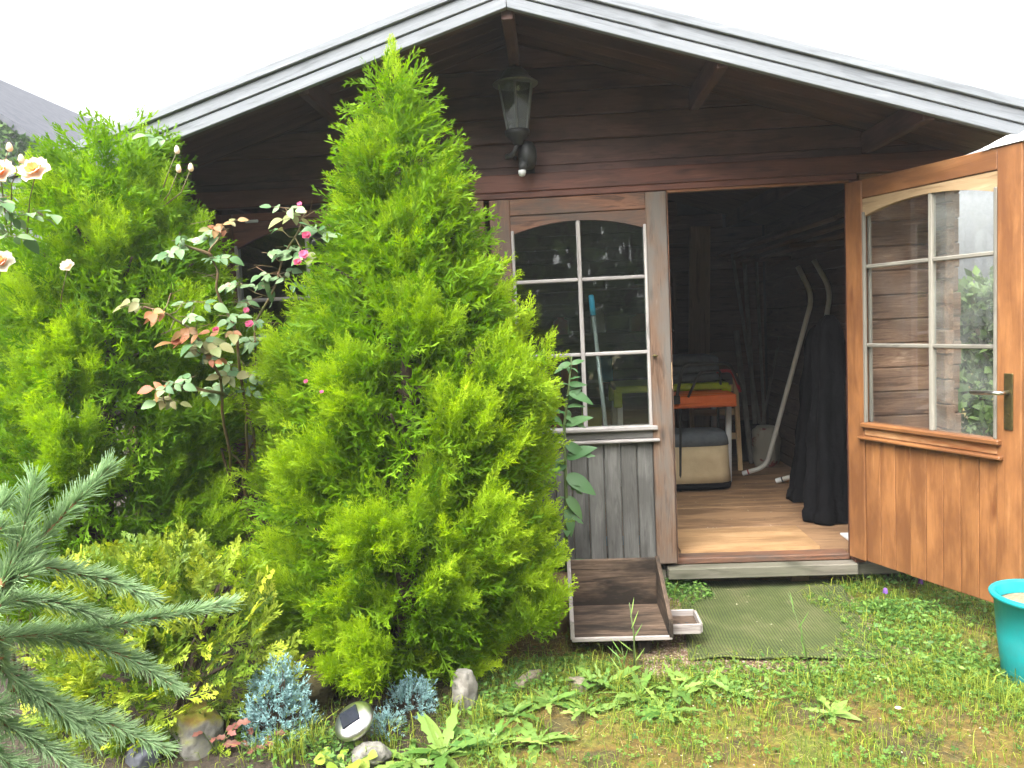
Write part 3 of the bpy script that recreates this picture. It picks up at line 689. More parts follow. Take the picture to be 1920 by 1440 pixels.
def to_tri(qt):
    q, t = qt; return np.stack([q[:, 1] + (q[:, 0] - q[:, 1]) * .7, q[:, 2], q[:, 3] + (q[:, 0] - q[:, 3]) * .7], 1), np.stack([t[:, 0], t[:, 2], t[:, 0]], 1)
SPR = [spray(np.random.default_rng(100 + i), n=12, side=3, ang=31, wk=.036, flat=.6, lf=.42, sl=.36) for i in range(8)]
OLD = [spray(np.random.default_rng(200 + i), n=10, side=2, ang=31, wk=.05, flat=.6) for i in range(4)]

def conifer(rng, prof, n_plume, plume_len=.33, spray_len=.118, per=14, front=(0, -1)):
    """prof: list of (z, xc, rx) with crown axis y given later; returns quads in crown space (x, y offset, z)"""
    pz = np.array([p[0] for p in prof]); pc = np.array([p[1] for p in prof]); pr = np.array([p[2] for p in prof])
    zs_ = np.linspace(pz[0], pz[-1], 400); rr = np.interp(zs_, pz, pr) + .03
    cdf = np.cumsum(rr); cdf /= cdf[-1]
    P = []; Dn = []; S = []; Ag = []; Rn = []; Up = []
    H = pz[-1] - pz[0]
    n_cl = n_plume // 10; ga = math.pi * (3 - math.sqrt(5))
    for ci in range(n_cl):
        u = (ci + .5) / n_cl; zc = np.interp(u, cdf, zs_) + rng.normal(0, .02); azc = ci * ga + rng.normal(0, .25)
        rc = np.interp(zc, pz, pr) * (1 + .13 * mnoise.noise(Vector((math.cos(azc) * 2.4, math.sin(azc) * 2.4, zc * 4.2)))) * (1 - abs(rng.normal(0, .13)))
        tc = (zc - pz[0]) / H; oc = np.array([math.cos(azc), math.sin(azc), 0])
        elc = math.radians(32 + 34 * tc + rng.normal(0, 9)) if rc > .07 else math.radians(82)
        dc = norm(oc * math.cos(elc) + np.array([0, 0, math.sin(elc)]) + rng.normal(0, .10, 3))
        big = rng.uniform(.8, 1.25); rv = rng.random() * .6
        Ctip = np.array([np.interp(zc, pz, pc), 0, zc]) + oc * rc + dc * .03
        np_ = 9 if rc > .10 else 3
        if oc[1] < .25: np_ += 2
        for j in range(np_):
            q = rng.normal(0, 1, 3); q -= dc * q.dot(dc); q = norm(q); f = 0 if j == 0 else math.sqrt(j / np_)
            wid = min(.155, rc * .55 + .012) * big
            L = plume_len * big * (1.05 - .35 * f) * (1 - .25 * tc) * rng.uniform(.85, 1.12); L = min(L, .10 + rc * .9)
            d = norm(dc + q * .42 * f + rng.normal(0, .07, 3)); tip = Ctip + q * wid * f - dc * (.15 * f * f + .03 * rng.random()) * big * min(1, rc / .2)
            b = tip - d * L; outer = 1.0 - .35 * f * rng.random()
            for k in range(per):
                s = (k + .5 * rng.random()) / per
                p = b + d * L * s + np.array([0, 0, .05 * L * math.sin(s * 3)])
                spread = .58 * (1 - .55 * s)
                q2 = rng.normal(0, 1, 3); q2 -= d * q2.dot(d); q2 = norm(q2)
                dd = norm(d + q2 * spread + oc * .08 + np.array([0, 0, .10]))
                if k == per - 1: p = b + d * L * .70; dd = d
                P.append(p); Dn.append(dd); S.append(spray_len * (1.22 - .45 * s) * rng.uniform(.8, 1.2))
                Ag.append((.25 + .75 * s) * outer * rng.uniform(.8, 1.1)); Rn.append(rv + .4 * rng.random()); Up.append(norm(oc + rng.normal(0, .8, 3)))  # low age at plume bases also paints the shade between clumps
    for k in range(46 if n_plume > 700 else 0):        # the leader
        s = rng.random(); z = pz[-1] - .16 + .30 * s; q = rng.normal(0, 1, 3); q[2] = 0; q = norm(q); P.append(np.array([pc[-1], 0, z]) + q * .012); Dn.append(norm(np.array([0, 0, 1.]) + q * .62 * (1 - s))); S.append(.12 * (1.05 - .6 * s)); Ag.append(.6 + .4 * s); Rn.append(.3 + .4 * rng.random()); Up.append(norm(q + rng.normal(0, .5, 3)))
    F0 = len(P)
    for i in range(int(n_plume * 4.2)):        # old growth deeper in the crown, tinted dark like shade to fill gaps
        z = np.interp(rng.random(), cdf, zs_); az = rng.random() * 2 * math.pi; r = np.interp(z, pz, pr) * rng.uniform(.40, .74)
        o = np.array([math.cos(az), math.sin(az), 0]); P.append(np.array([np.interp(z, pz, pc), 0, z]) + o * r); Dn.append(norm(o + rng.normal(0, .6, 3) + np.array([0, 0, .5])))
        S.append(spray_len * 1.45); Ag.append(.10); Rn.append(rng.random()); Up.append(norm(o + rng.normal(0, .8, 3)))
    P, Dn, S, Ag, Rn, Up = map(np.array, (P, Dn, S, Ag, Rn, Up))
    A_ = place(SPR, rng.integers(0, len(SPR), F0), P[:F0], Dn[:F0], Up[:F0], S[:F0], Ag[:F0], Rn[:F0]); B_ = place(OLD, rng.integers(0, len(OLD), len(P) - F0), P[F0:], Dn[F0:], Up[F0:], S[F0:], Ag[F0:], Rn[F0:])
    return np.concatenate([A_[0], B_[0]]), np.concatenate([A_[1], B_[1]])

def edge_profile(rows, y):
    out = []
    for v, a, b in rows:
        A, B = at(a, v, y), at(b, v, y); out.append(((A.z + B.z) / 2, (A.x + B.x) / 2, (B.x - A.x) / 2))
    return sorted(out)
def build_tree(name, label, rows, ytr, n, mat, seed, extra_low=None, depth=.9):
    prof = edge_profile(rows, ytr)
    prof = [(max(z, .02), c, r) for z, c, r in prof]
    rng = np.random.default_rng(seed)
    Q, T = conifer(rng, prof, n)
    Q[:, :, 1] *= depth; Q[:, :, 1] += ytr
    low = prof[0]; root = empty(name, (low[1], ytr, 0)); tag(root, label, 'tree', 'golden cypress trees by the shed')
    put('crown', quads_mesh(name, Q, T, mat), None, root)
    tr = MB(); pts = [(low[1] + .02 * math.sin(k), ytr + .02 * math.cos(k * 1.3), k * (prof[-1][0] - .25) / 8 - .03) for k in range(9)]
    for k, p in enumerate(pts):
        q = np.interp(p[2], [a[0] for a in prof], [a[1] for a in prof]); pts[k] = (q, p[1], p[2])
    tr.tube(pts, [.05 - .0048 * k for k in range(9)], 8)
    for k in range(46):
        z = random.uniform(.15, prof[-1][0] - .4); c = np.interp(z, [a[0] for a in prof], [a[1] for a in prof]); r = np.interp(z, [a[0] for a in prof], [a[2] for a in prof]) * .7
        a = random.random() * 6.283; e = Vector((c + math.cos(a) * r, ytr + math.sin(a) * r * depth, z + r * .45))
        s = Vector((c, ytr, z)); tr.tube([s, s.lerp(e, .5) - Vector((0, 0, .02)), e], [.014, .009, .004], 5)
    put('trunk', tr.mesh('trunk', True), M_bark, root)
    return root
build_tree('cypress_tree', 'tall bright lime green cypress with pointed top in front of the shed wall',
           [(160, 733, 741), (190, 708, 758), (225, 688, 782), (265, 672, 805), (310, 658, 835), (400, 630, 882), (450, 618, 905), (550, 560, 965), (650, 508, 1008), (750, 490, 1062),
            (850, 480, 1060), (950, 458, 1056), (1020, 462, 1066), (1100, 480, 1060), (1180, 560, 965), (1250, 630, 920), (1285, 670, 880)], -.80, 720, M_cyp1, 21)
build_tree('cypress_tree', 'shorter broad green cypress left of the climbing rose',
           [(248, 205, 245), (300, 110, 315), (350, 70, 340), (400, 25, 365), (500, -10, 425), (600, -40, 458), (700, -60, 468), (850, -60, 462), (950, -50, 455), (1050, -20, 430), (1150, 30, 340)], -.72, 640, M_cyp2, 33)

# ------------------------------------------------------------------ low gold-tipped thuja
def thuja():
    rng = np.random.default_rng(5); SP = [spray(np.random.default_rng(300 + i), n=9, side=4, ang=42, wk=.075, flat=.15, lf=.42, sl=.42) for i in range(4)]
    root = empty('thuja_bush', (-1.98, -1.28, 0)); tag(root, 'low bush of flat green sprays with yellow tips behind the spruce branches', 'shrub')
    P = []; D = []; S = []; A = []; R_ = []; U = []
    C = np.array([-1.98, -1.26, .12]); rad = np.array([.46, .34, .58])
    n = 620
    for i in range(n):
        a = rng.random() * 6.283; el = math.asin(rng.uniform(-.1, 1)); o = np.array([math.cos(a) * math.cos(el), math.sin(a) * math.cos(el), math.sin(el)])
        if o[1] > .3 and rng.random() < .6: o[1] = -o[1]
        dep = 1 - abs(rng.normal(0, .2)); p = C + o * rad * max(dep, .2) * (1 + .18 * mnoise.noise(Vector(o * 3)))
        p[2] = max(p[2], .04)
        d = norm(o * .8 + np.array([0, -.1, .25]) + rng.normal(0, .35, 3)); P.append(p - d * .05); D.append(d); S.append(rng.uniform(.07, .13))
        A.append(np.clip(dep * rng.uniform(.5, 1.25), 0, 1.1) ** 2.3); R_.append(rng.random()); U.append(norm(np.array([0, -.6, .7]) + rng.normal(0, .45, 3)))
    Q, T = place(SP, rng.integers(0, 4, n), *map(np.array, (P, D, U, S, A, R_)))
    put('crown', quads_mesh('thuja_bush', Q, T, M_thuja), None, root)
    st = MB()
    for i in range(9):
        a = rng.random() * 6.283; e = C + np.array([math.cos(a) * .3, math.sin(a) * .25, rng.uniform(.1, .4)]); st.tube([(C[0], C[1], -.02), tuple((C + e) / 2), tuple(e)], [.014, .009, .004], 5)
    put('stem', st.mesh('stem'), M_bark, root)
thuja()

# ------------------------------------------------------------------ blue junipers
def juniper(label, c, rad, n, seed):
    rng = np.random.default_rng(seed); root = empty('juniper_plant', (c[0], c[1], gz(c[0], c[1]))); tag(root, label, 'shrub', 'small blue junipers in the rockery')
    Q = []; T = []; st = MB()
    for i in range(n):
        a = rng.random() * 6.283; el = math.asin(rng.uniform(0.0, 1)); o = np.array([math.cos(a) * math.cos(el), math.sin(a) * math.cos(el), math.sin(el)])
        q = np.array(c) + o * np.array(rad) * (1 - abs(rng.normal(0, .22))) * (1 + .25 * mnoise.noise(Vector(o * 4) + Vector(c)))
        q[2] = max(q[2], gz(q[0], q[1]) + .015)
        d = norm(o * .6 + np.array([0, -.15, .6]) + rng.normal(0, .4, 3)); L = rng.uniform(.03, .055); rv = rng.random()
        for k in range(16):
            s = k / 16; w = rng.normal(0, 1, 3); w -= d * w.dot(d); w = norm(w); dn = norm(d * .75 + w * .8)
            Q.append(kite(q + d * L * s, dn, .011 + .004 * (1 - s), .0034, norm(rng.normal(0, 1, 3)), .35)); T.append([[.2 + .4 * s, rv]] + [[.5 + .4 * s, rv], [.7 + .3 * s, rv], [.5 + .4 * s, rv]])
        if i % 7 == 0: st.tube([(c[0], c[1], gz(c[0], c[1]) - .01), tuple(q)], [.006, .002], 4)
    put('foliage', quads_mesh('juniper', np.array(Q), np.array(T), M_junip), None, root); put('stem', st.mesh('stem'), M_bark, root)
juniper('large blue grey juniper clump left of the solar lamp', (-1.535, -1.40, .03), (.105, .11, .25), 520, 1)
juniper('flat blue juniper mat below the tall cypress, right of the solar lamp', (-1.125, -1.22, .03), (.075, .07, .095), 150, 2)
juniper('tiny blue juniper sprig beside the solar lamp rim', (-1.185, -1.36, .02), (.05, .05, .055), 60, 3)

# ------------------------------------------------------------------ blue-green spruce reaching in from the left
def spruce():
    rng = np.random.default_rng(9); root = empty('spruce_tree', (-2.05, -2.62, 0)); tag(root, 'young blue green spruce reaching in from the left edge', 'tree')
    T0 = Vector((-2.05, -2.62, 0))
    top = Vector((-2.03, -2.60, 1.45))
    put('trunk', MB().tube([T0 - Vector((0, 0, .03)), T0.lerp(top, .5), top], [.045, .03, .010], 8).mesh('trunk', True), M_bark, root)
    def branch(pix, ys, half=.026, dens=1.0, base=True):
        pts = [at(u, v, y) for (u, v), y in zip(pix, ys)]
        if base:
            q = pts[0]; pts = [Vector((T0.x, T0.y, max(.1, q.z - .05)))] + pts
        # resample smooth
        fine = []
        for i in range(len(pts) - 1):
            p0, p1, p2, p3 = pts[max(i - 1, 0)], pts[i], pts[i + 1], pts[min(i + 2, len(pts) - 1)]
            for k in range(8):
                t = k / 8; fine.append(.5 * ((2 * p1) + (p2 - p0) * t + (2 * p0 - 5 * p1 + 4 * p2 - p3) * t * t + (3 * p1 - p0 - 3 * p2 + p3) * t ** 3))
        fine.append(pts[-1]); tot = sum((fine[i + 1] - fine[i]).length for i in range(len(fine) - 1))
        b = put('branch', MB().tube(fine, [.006 - .0035 * i / len(fine) for i in range(len(fine))], 6).mesh('branch', True), M_twig, root)
        Q = []; TT = []; acc = 0
        for i in range(len(fine) - 1):
            seg = fine[i + 1] - fine[i]; L = seg.length; d = np.array(seg.normalized()); nn = int(L * 2600 * dens) + 1
            for k in range(nn):
                t = rng.random(); p = np.array(fine[i]) + np.array(seg) * t; s = (acc + L * t) / tot
                w = rng.normal(0, 1, 3); w[2] += .45; w -= d * w.dot(d); w = norm(w)
                f = 1.0 if s < .93 else 1.8
                dn = norm(d * f + w * 1.0); l = half * 1.5 * rng.uniform(.6, 1.25) * (1.05 - .25 * s) * (1 + .25 * mnoise.noise(Vector((s * 14, half * 900, 0)))); dn = norm(dn + rng.normal(0, .13, 3))
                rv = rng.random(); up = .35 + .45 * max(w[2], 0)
                for nr in (norm(np.cross(dn, rng.normal(0, 1, 3))),):
                    s2 = np.cross(nr, dn); wd = .00125
                    for ax in (s2, nr):
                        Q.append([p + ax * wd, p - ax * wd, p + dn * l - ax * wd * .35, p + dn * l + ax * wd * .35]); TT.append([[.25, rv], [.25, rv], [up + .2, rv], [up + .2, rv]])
            acc += L
        put('needles', quads_mesh('needles', np.array(Q), np.array(TT), M_spruce), None, b); tag(bpy.data.objects[-1] if False else b)
    B = branch
    B([(-60, 1160), (0, 1107), (54, 1040), (110, 975), (204, 877)], [-2.62, -2.58, -2.52, -2.48, -2.42], .029)
    B([(0, 1100), (33, 1035), (48, 970), (64, 902)], [-2.60, -2.56, -2.53, -2.50], .030, base=False)
    B([(-50, 1010), (-15, 970), (10, 935)], [-2.60, -2.57, -2.55], .028)
    B([(0, 1090), (54, 1062), (130, 1072), (215, 1092), (287, 1124)], [-2.58, -2.52, -2.46, -2.42, -2.40], .027)
    B([(-30, 1120), (0, 1124), (90, 1128), (182, 1155)], [-2.56, -2.50, -2.44, -2.40], .028)
    B([(-40, 1205), (0, 1196), (90, 1190), (167, 1182), (290, 1158), (428, 1134)], [-2.56, -2.50, -2.43, -2.38, -2.32, -2.27], .026)
    B([(20, 1192), (110, 1194), (200, 1218), (265, 1248), (333, 1290)], [-2.46, -2.40, -2.36, -2.33, -2.32], .027, base=False)
    B([(-40, 1235), (0, 1252), (83, 1311), (180, 1385)], [-2.54, -2.50, -2.44, -2.40], .028)
    B([(20, 1290), (83, 1318), (190, 1352), (312, 1404)], [-2.46, -2.42, -2.38, -2.35], .027, base=False)
    B([(-40, 1330), (0, 1352), (70, 1392), (150, 1445)], [-2.50, -2.46, -2.42, -2.40], .030)
    B([(-60, 1400), (0, 1420), (80, 1460)], [-2.48, -2.45, -2.42], .030)
spruce()

# ------------------------------------------------------------------ leaf meshes for single leaves
def leaf_mesh(name, L, W, mat, fold=.15, curl=.15, teeth=0.0, n=7, tipp=1.0, rng=None, lobes=0):
    rng = rng or random.Random(1); vs = []; fs = []
    for i in range(n + 1):
        t = i / n; w = W / 2 * (math.sin(math.pi * min(1, t ** .8 * .98 + .02)) ** .8) * (1.0 if not lobes else (1 - .55 * (.5 + .5 * math.cos(t * lobes * 6.283))) * (.45 + .75 * t))
        if i == 0 or i == n: w = W * .02
        z = -curl * L * t * t + .0; x = L * t
        jx = -teeth * L * .06 if lobes and i % 2 else 0
        vs += [(x + jx, -w, z + fold * w * 1.2), (x, 0, z), (x + jx, w, z + fold * w * 1.2)]
    for i in range(n):
        a = i * 3; fs += [(a, a + 3, a + 4, a + 1), (a + 1, a + 4, a + 5, a + 2)]
    me = MB().add(vs, fs).mesh(name, True); me.materials.append(mat); return me
def petal_flower(name, mat_p, mat_c, R_, n, rings=1, seed=1):
    rng = random.Random(seed); mb = MB()
    for r in range(rings):
        for k in range(n):
            a = 6.283 * (k + .5 * r) / n + rng.uniform(-.15, .15); rad = R_ * (1 - .28 * r); tilt = .25 + .35 * r + rng.uniform(-.1, .15)
            vs = []; m = 5
            for i in range(m + 1):
                t = i / m; w = rad * .52 * math.sin(math.pi * (.12 + .80 * t)) ** .7 * (1 if i else .3)
                for j in (-1, 0, 1):
                    x = rad * t * math.cos(tilt); z = rad * t * math.sin(tilt) + .22 * rad * (abs(j)) * t - .10 * rad * t * t
                    y = w * j; vs.append((x * math.cos(a) - y * math.sin(a), x * math.sin(a) + y * math.cos(a), z + .004 * r))
            fs = []
            for i in range(m):
                q = i * 3; fs += [(q, q + 3, q + 4, q + 1), (q + 1, q + 4, q + 5, q + 2)]
            mb.add(vs, fs)
    me = mb.mesh(name, True); me.materials.append(mat_p); return me
def orient(p, d, up, s=1.0, roll=0.0):
    X = Vector(d).normalized(); Z = Vector(up); Z = (Z - X * Z.dot(X)); Z = Z.normalized() if Z.length > 1e-4 else X.orthogonal().normalized(); Y = Z.cross(X)
    M = Matrix(((X.x, Y.x, Z.x, 0), (X.y, Y.y, Z.y, 0), (X.z, Y.z, Z.z, 0), (0, 0, 0, 1)))
    return Matrix.Translation(Vector(p)) @ M @ Matrix.Rotation(roll, 4, 'X') @ Matrix.Scale(s, 4)

# ------------------------------------------------------------------ climbing rose between the cypresses
RL = {k: [leaf_mesh('rose_leaf', .052, w, m, fold=.22, curl=c, n=8) for w, c in ((.034, .2), (.037, .4), (.030, .1))] for k, m in (('g', M_rosegreen), ('b', M_rosebronze), ('o', M_roseolive))}
FL_pink = petal_flower('rose_bloom', M_pink, None, .026, 6, 2, 3)
FL_white = petal_flower('rose_bloom', M_white_petal, None, .055, 6, 2, 4)
FL_cream = petal_flower('rose_bloom', M_white_petal, None, .020, 5, 2, 5)
heart = petal_flower('rose_heart', M_apricot, None, .028, 6, 2, 8)
bud = MB().lathe([(.0, -.012), (.008, -.009), (.011, 0), (.009, .010), (.005, .018), (.0, .021)], 8).mesh('rose_bud', True)
def leaf_cluster(root, c, kind, n, rng, face=(0, -.72, .7), spread=.03, s=1.18):
    """compound leaves: a rachis with a terminal leaflet and one or two pairs"""
    kinds = {'g': 'gggg', 'b': 'bbbo', 'o': 'ooog', 'm': 'gob'}[kind]
    for i in range(max(1, (n + 1) // 2)):
        a = rng.uniform(0, 6.283); d = Vector((math.cos(a), .5 * math.sin(a) - .25, rng.uniform(-.35, .15))).normalized(); k = rng.choice(kinds)
        up = Vector(face) + Vector((rng.uniform(-.4, .4), rng.uniform(-.3, .3), rng.uniform(-.2, .2))); side = d.cross(up).normalized()
        b = Vector(c) - d * .03 * s + Vector((rng.uniform(-1, 1), rng.uniform(-1, 1), rng.uniform(-.6, .6))) * spread; L = .062 * s; sc_ = s * rng.uniform(.55, .9)
        put('rachis', MB().tube([b, b + d * L], [.0013, .0008], 4).mesh('rachis'), M_cane, root)
        for t, sg in ((1, 0), (.62, 1), (.60, -1), (.22, 1), (.2, -1))[:rng.choice((3, 3, 3, 3, 5))]:
            if sum(1 for q_ in root.children if q_.name.startswith('leaf')) >= 300: break
            dd = (d + side * sg * 1.1).normalized() if sg else d
            dd = (dd + Vector((rng.uniform(-.2, .2), rng.uniform(-.2, .2), rng.uniform(-.25, .1)))).normalized()
            put('leaf', rng.choice(RL[k if rng.random() < .8 else rng.choice(kinds)]), None, root, orient(b + d * L * t, dd, up + Vector((rng.uniform(-.25, .25), 0, 0)), sc_ * (1.1 if not sg else rng.uniform(.75, 1))))
def rose():
    rng = random.Random(12); root = empty('climbing_rose', (-1.80, -.62, 0)); tag(root, 'climbing rose with bronze young leaves and small pink blooms between the two cypresses', 'rose bush')
    base = Vector((-1.80, -.62, 0))
    clusters = [((575, 395), -.95, 'b', 3), ((535, 392), -.95, 'g', 3), ((556, 410), -.95, 'o', 3), ((585, 425), -.95, 'g', 4), ((530, 432), -.95, 'o', 2), ((590, 440), -.98, 'g', 4), ((545, 470), -.92, 'g', 5), ((575, 478), -.95, 'm', 4),
                ((510, 470), -.9, 'g', 4), ((480, 500), -.9, 'g', 4), ((520, 510), -.9, 'g', 5), ((490, 535), -.9, 'g', 5), ((450, 530), -.92, 'g', 4), ((460, 565), -.92, 'g', 4), ((500, 565), -.88, 'm', 4), ((545, 530), -.9, 'g', 4),
                ((420, 425), -1.08, 'b', 5), ((390, 425), -1.08, 'b', 2), ((410, 432), -1.08, 'g', 3), ((345, 455), -1.15, 'g', 5), ((320, 465), -1.15, 'g', 3), ((395, 475), -1.12, 'g', 3), ((395, 515), -1.12, 'g', 4),
                ((320, 550), -1.2, 'g', 5), ((345, 565), -1.2, 'g', 4), ((365, 575), -1.2, 'g', 3), ((265, 575), -1.22, 'o', 3), ((300, 590), -1.22, 'b', 3), ((340, 600), -1.2, 'g', 4), ((370, 605), -1.2, 'g', 5),
                ((310, 625), -1.22, 'b', 3), ((345, 635), -1.2, 'b', 4), ((380, 640), -1.15, 'o', 5), ((410, 650), -1.12, 'o', 5), ((425, 625), -1.08, 'b', 3), ((440, 600), -1.05, 'g', 4), ((365, 655), -1.15, 'o', 4), ((400, 670), -1.12, 'm', 5), ((445, 650), -1.02, 'g', 5),
                ((300, 725), -1.22, 'b', 3), ((330, 720), -1.22, 'g', 5), ((355, 728), -1.2, 'o', 5), ((320, 745), -1.22, 'o', 3), ((310, 757), -1.22, 'o', 4), ((420, 705), -1.05, 'o', 4), ((400, 730), -1.0, 'g', 5), ((440, 735), -.98, 'g', 5), ((460, 700), -.95, 'g', 5), ((430, 690), -1.0, 'g', 5),
                ((480, 640), -.9, 'g', 5), ((470, 600), -.9, 'g', 4), ((500, 610), -.88, 'g', 4), ((455, 760), -.95, 'g', 4), ((465, 680), -.9, 'g', 4)]
    pos = []; rng.shuffle(clusters)
    for (u, v), y, k, n in clusters:
        p = at(u, v, y); pos.append(p); leaf_cluster(root, p, k, n, rng)
    # main canes then side canes
    canes = MB()
    main = [[base, at(455, 900, -.72), at(470, 760, -.85), at(485, 600, -.88), at(540, 470, -.92), at(575, 395, -.95)],
            [base, at(430, 900, -.75), at(420, 740, -1.0), at(380, 640, -1.14), at(320, 590, -1.2), at(270, 575, -1.22)],
            [base, at(480, 880, -.7), at(450, 660, -1.0), at(410, 540, -1.1), at(395, 470, -1.12), at(420, 425, -1.08)],
            [at(420, 740, -1.0), at(360, 725, -1.18), at(300, 735, -1.22)], [at(395, 480, -1.12), at(340, 455, -1.15)],
            [base, at(500, 905, -.62), at(470, 845, -.6), at(480, 780, -.62)], [base, at(415, 840, -.8), at(480, 890, -.7)]]
    allp = []
    for c in main:
        q = []
        for i in range(len(c) - 1):
            for k in range(6): q.append(c[i].lerp(c[i + 1], k / 6) + Vector((math.sin(i * 6 + k), math.cos(i * 5 + k), 0)) * .008)
        q.append(c[-1]); canes.tube(q, [.0075 - .0045 * i / len(q) for i in range(len(q))], 6); allp += q
    for p in pos:
        q = min(allp, key=lambda z: (z - p).length); canes.tube([q, q.lerp(p, .5) + Vector((0, 0, -.012)), p], [.0028, .0022, .0015], 4)
    put('cane', canes.mesh('cane', True), M_cane, root)
    for (u, v), y, me, s in [((575, 442), -1.02, FL_pink, 1.), ((570, 478), -1.0, FL_pink, 1.1), ((558, 492), -.98, FL_pink, .9), ((468, 608), -.95, FL_pink, .95), ((405, 618), -1.12, FL_pink, .7), ((562, 383), -.96, FL_pink, .6), ((368, 452), -1.16, FL_cream, 1.), ((428, 535), -1.06, FL_cream, .8), ((462, 582), -.93, FL_pink, .7), ((574, 715), -1.34, FL_pink, .45), ((603, 735), -1.36, FL_pink, .4)]:
        put('bloom', me, None, root, orient(at(u, v, y - .03), Vector((1, rng.uniform(-.3, .3), rng.uniform(-.3, .3))), (rng.uniform(-.9, .9), -.7, .5), s * .68))
rose()
def white_rose():
    rng = random.Random(4); root = empty('white_rose', (-2.55, -1.05, 0)); tag(root, 'white rose with apricot centred blooms at the left edge', 'rose bush')
    base = Vector((-2.62, -1.15, 0)); cn_ = MB(); Y = -1.20
    heads = [((68, 322), FL_white, 1.0), ((2, 326), FL_white, 1.0), ((5, 495), FL_white, .9), ((128, 500), FL_cream, 1.3)]
    for (u, v), me, s in heads:
        p = at(u, v, Y); f = put('bloom', me, None, root, orient(p, (1, .1, .1), (.1, -.75, .5), s))
        if me is FL_white: put('bloom_heart', heart, None, f, orient(p + Vector((0, -.012, .006)), (1, .4, .1), (.1, -.75, .5), s))
        cn_.tube([base, at(u - 30, 800, -.85), at(u - 20, v + 150, -.9), at(u - 12, v + 50, Y + .06), p], [.007, .005, .003, .002, .0016], 5)
    for (u, v) in [(18, 278), (40, 300), (332, 283), (335, 318), (358, 316)]:
        y = Y if u < 200 else -.9; p = at(u, v, y); put('bud', bud, M_white_petal, root, Matrix.Translation(p))
        e = at(u - 18, v + 45, y); cn_.tube([at(20, 480, -.85) if u < 200 else at(290, 400, -.78), e, p], [.003, .002, .0015], 4)
    for (u, v), n in [((12, 398), 4), ((50, 403), 3), ((5, 375), 3), ((20, 440), 3), ((85, 400), 2), ((300, 262), 2), ((0, 420), 3)]:
        leaf_cluster(root, at(u, v, Y - .05 if u < 200 else -.9), 'g', n, rng, (0, -.4, .9), .015, 1.25)
    put('cane', cn_.mesh('cane', True), M_cane, root)
white_rose()

# ------------------------------------------------------------------ sow thistle beside the tall cypress
TL = [leaf_mesh('thistle_leaf', L, W, M_thistle, fold=.12, curl=c, teeth=1, n=10, lobes=l) for L, W, c, l in ((.16, .075, .35, 0), (.13, .055, .5, 0), (.14, .06, .3, 3), (.10, .035, .4, 0))]
def thistle():
    rng = random.Random(3); root = empty('sow_thistle', (-.52, -.42, 0)); tag(root, 'tall sow thistle with broad leaves between cypress and glazed door', 'weed')
    Y = -.38; st = [at(1060, 1130, Y), at(1062, 950, Y), at(1058, 800, Y), at(1066, 730, Y), at(1072, 668, Y)]
    st[0].z = 0
    mb = MB().tube(st, [.010, .009, .007, .005, .003], 8); put('stem', mb.mesh('stem', True), M_stem, root)
    for (u0, v0), (u1, v1), k, s in [((1062, 860), (1118, 825), 0, 1.15), ((1060, 800), (1112, 765), 0, 1.0), ((1066, 735), (1110, 745), 1, 1.0), ((1062, 890), (1105, 915), 0, 1.05), ((1062, 930), (1105, 975), 1, 1.2), ((1066, 720), (1100, 720), 3, 1.), ((1064, 750), (1100, 712), 3, 1.),
                                     ((1060, 830), (1100, 855), 1, 1.0), ((1062, 900), (1100, 940), 2, 1.1), ((1060, 780), (1095, 800), 2, .9), ((1062, 950), (1080, 1000), 1, 1.1), ((1055, 800), (1030, 760), 0, .9), ((1070, 690), (1090, 690), 3, .8), ((1070, 680), (1035, 690), 1, .7), ((1062, 870), (1030, 880), 0, .9), ((1062, 960), (1110, 990), 2, .9), ((1064, 850), (1115, 850), 2, 1.0)]:
        p, q = at(u0, v0, Y), at(u1, v1, Y - .06); put('leaf', TL[k], None, root, orient(p, q - p, (rng.uniform(-.5, .5), -.8, .6), s * rng.uniform(.6, .9), rng.uniform(-.5, .5)))
    for k in range(22):
        t = .12 + .86 * k / 22; i = min(3, int(t * 4)); q = st[i].lerp(st[i + 1], t * 4 - i); a = k * 2.4
        put('leaf', TL[rng.choice((1, 2, 2, 3))], None, root, orient(q, (math.cos(a), math.sin(a) * .7 - .2, .45), (0, -.5, .8), rng.uniform(.45, .8) * (1.1 - .5 * t), rng.uniform(-.5, .5)))
thistle()
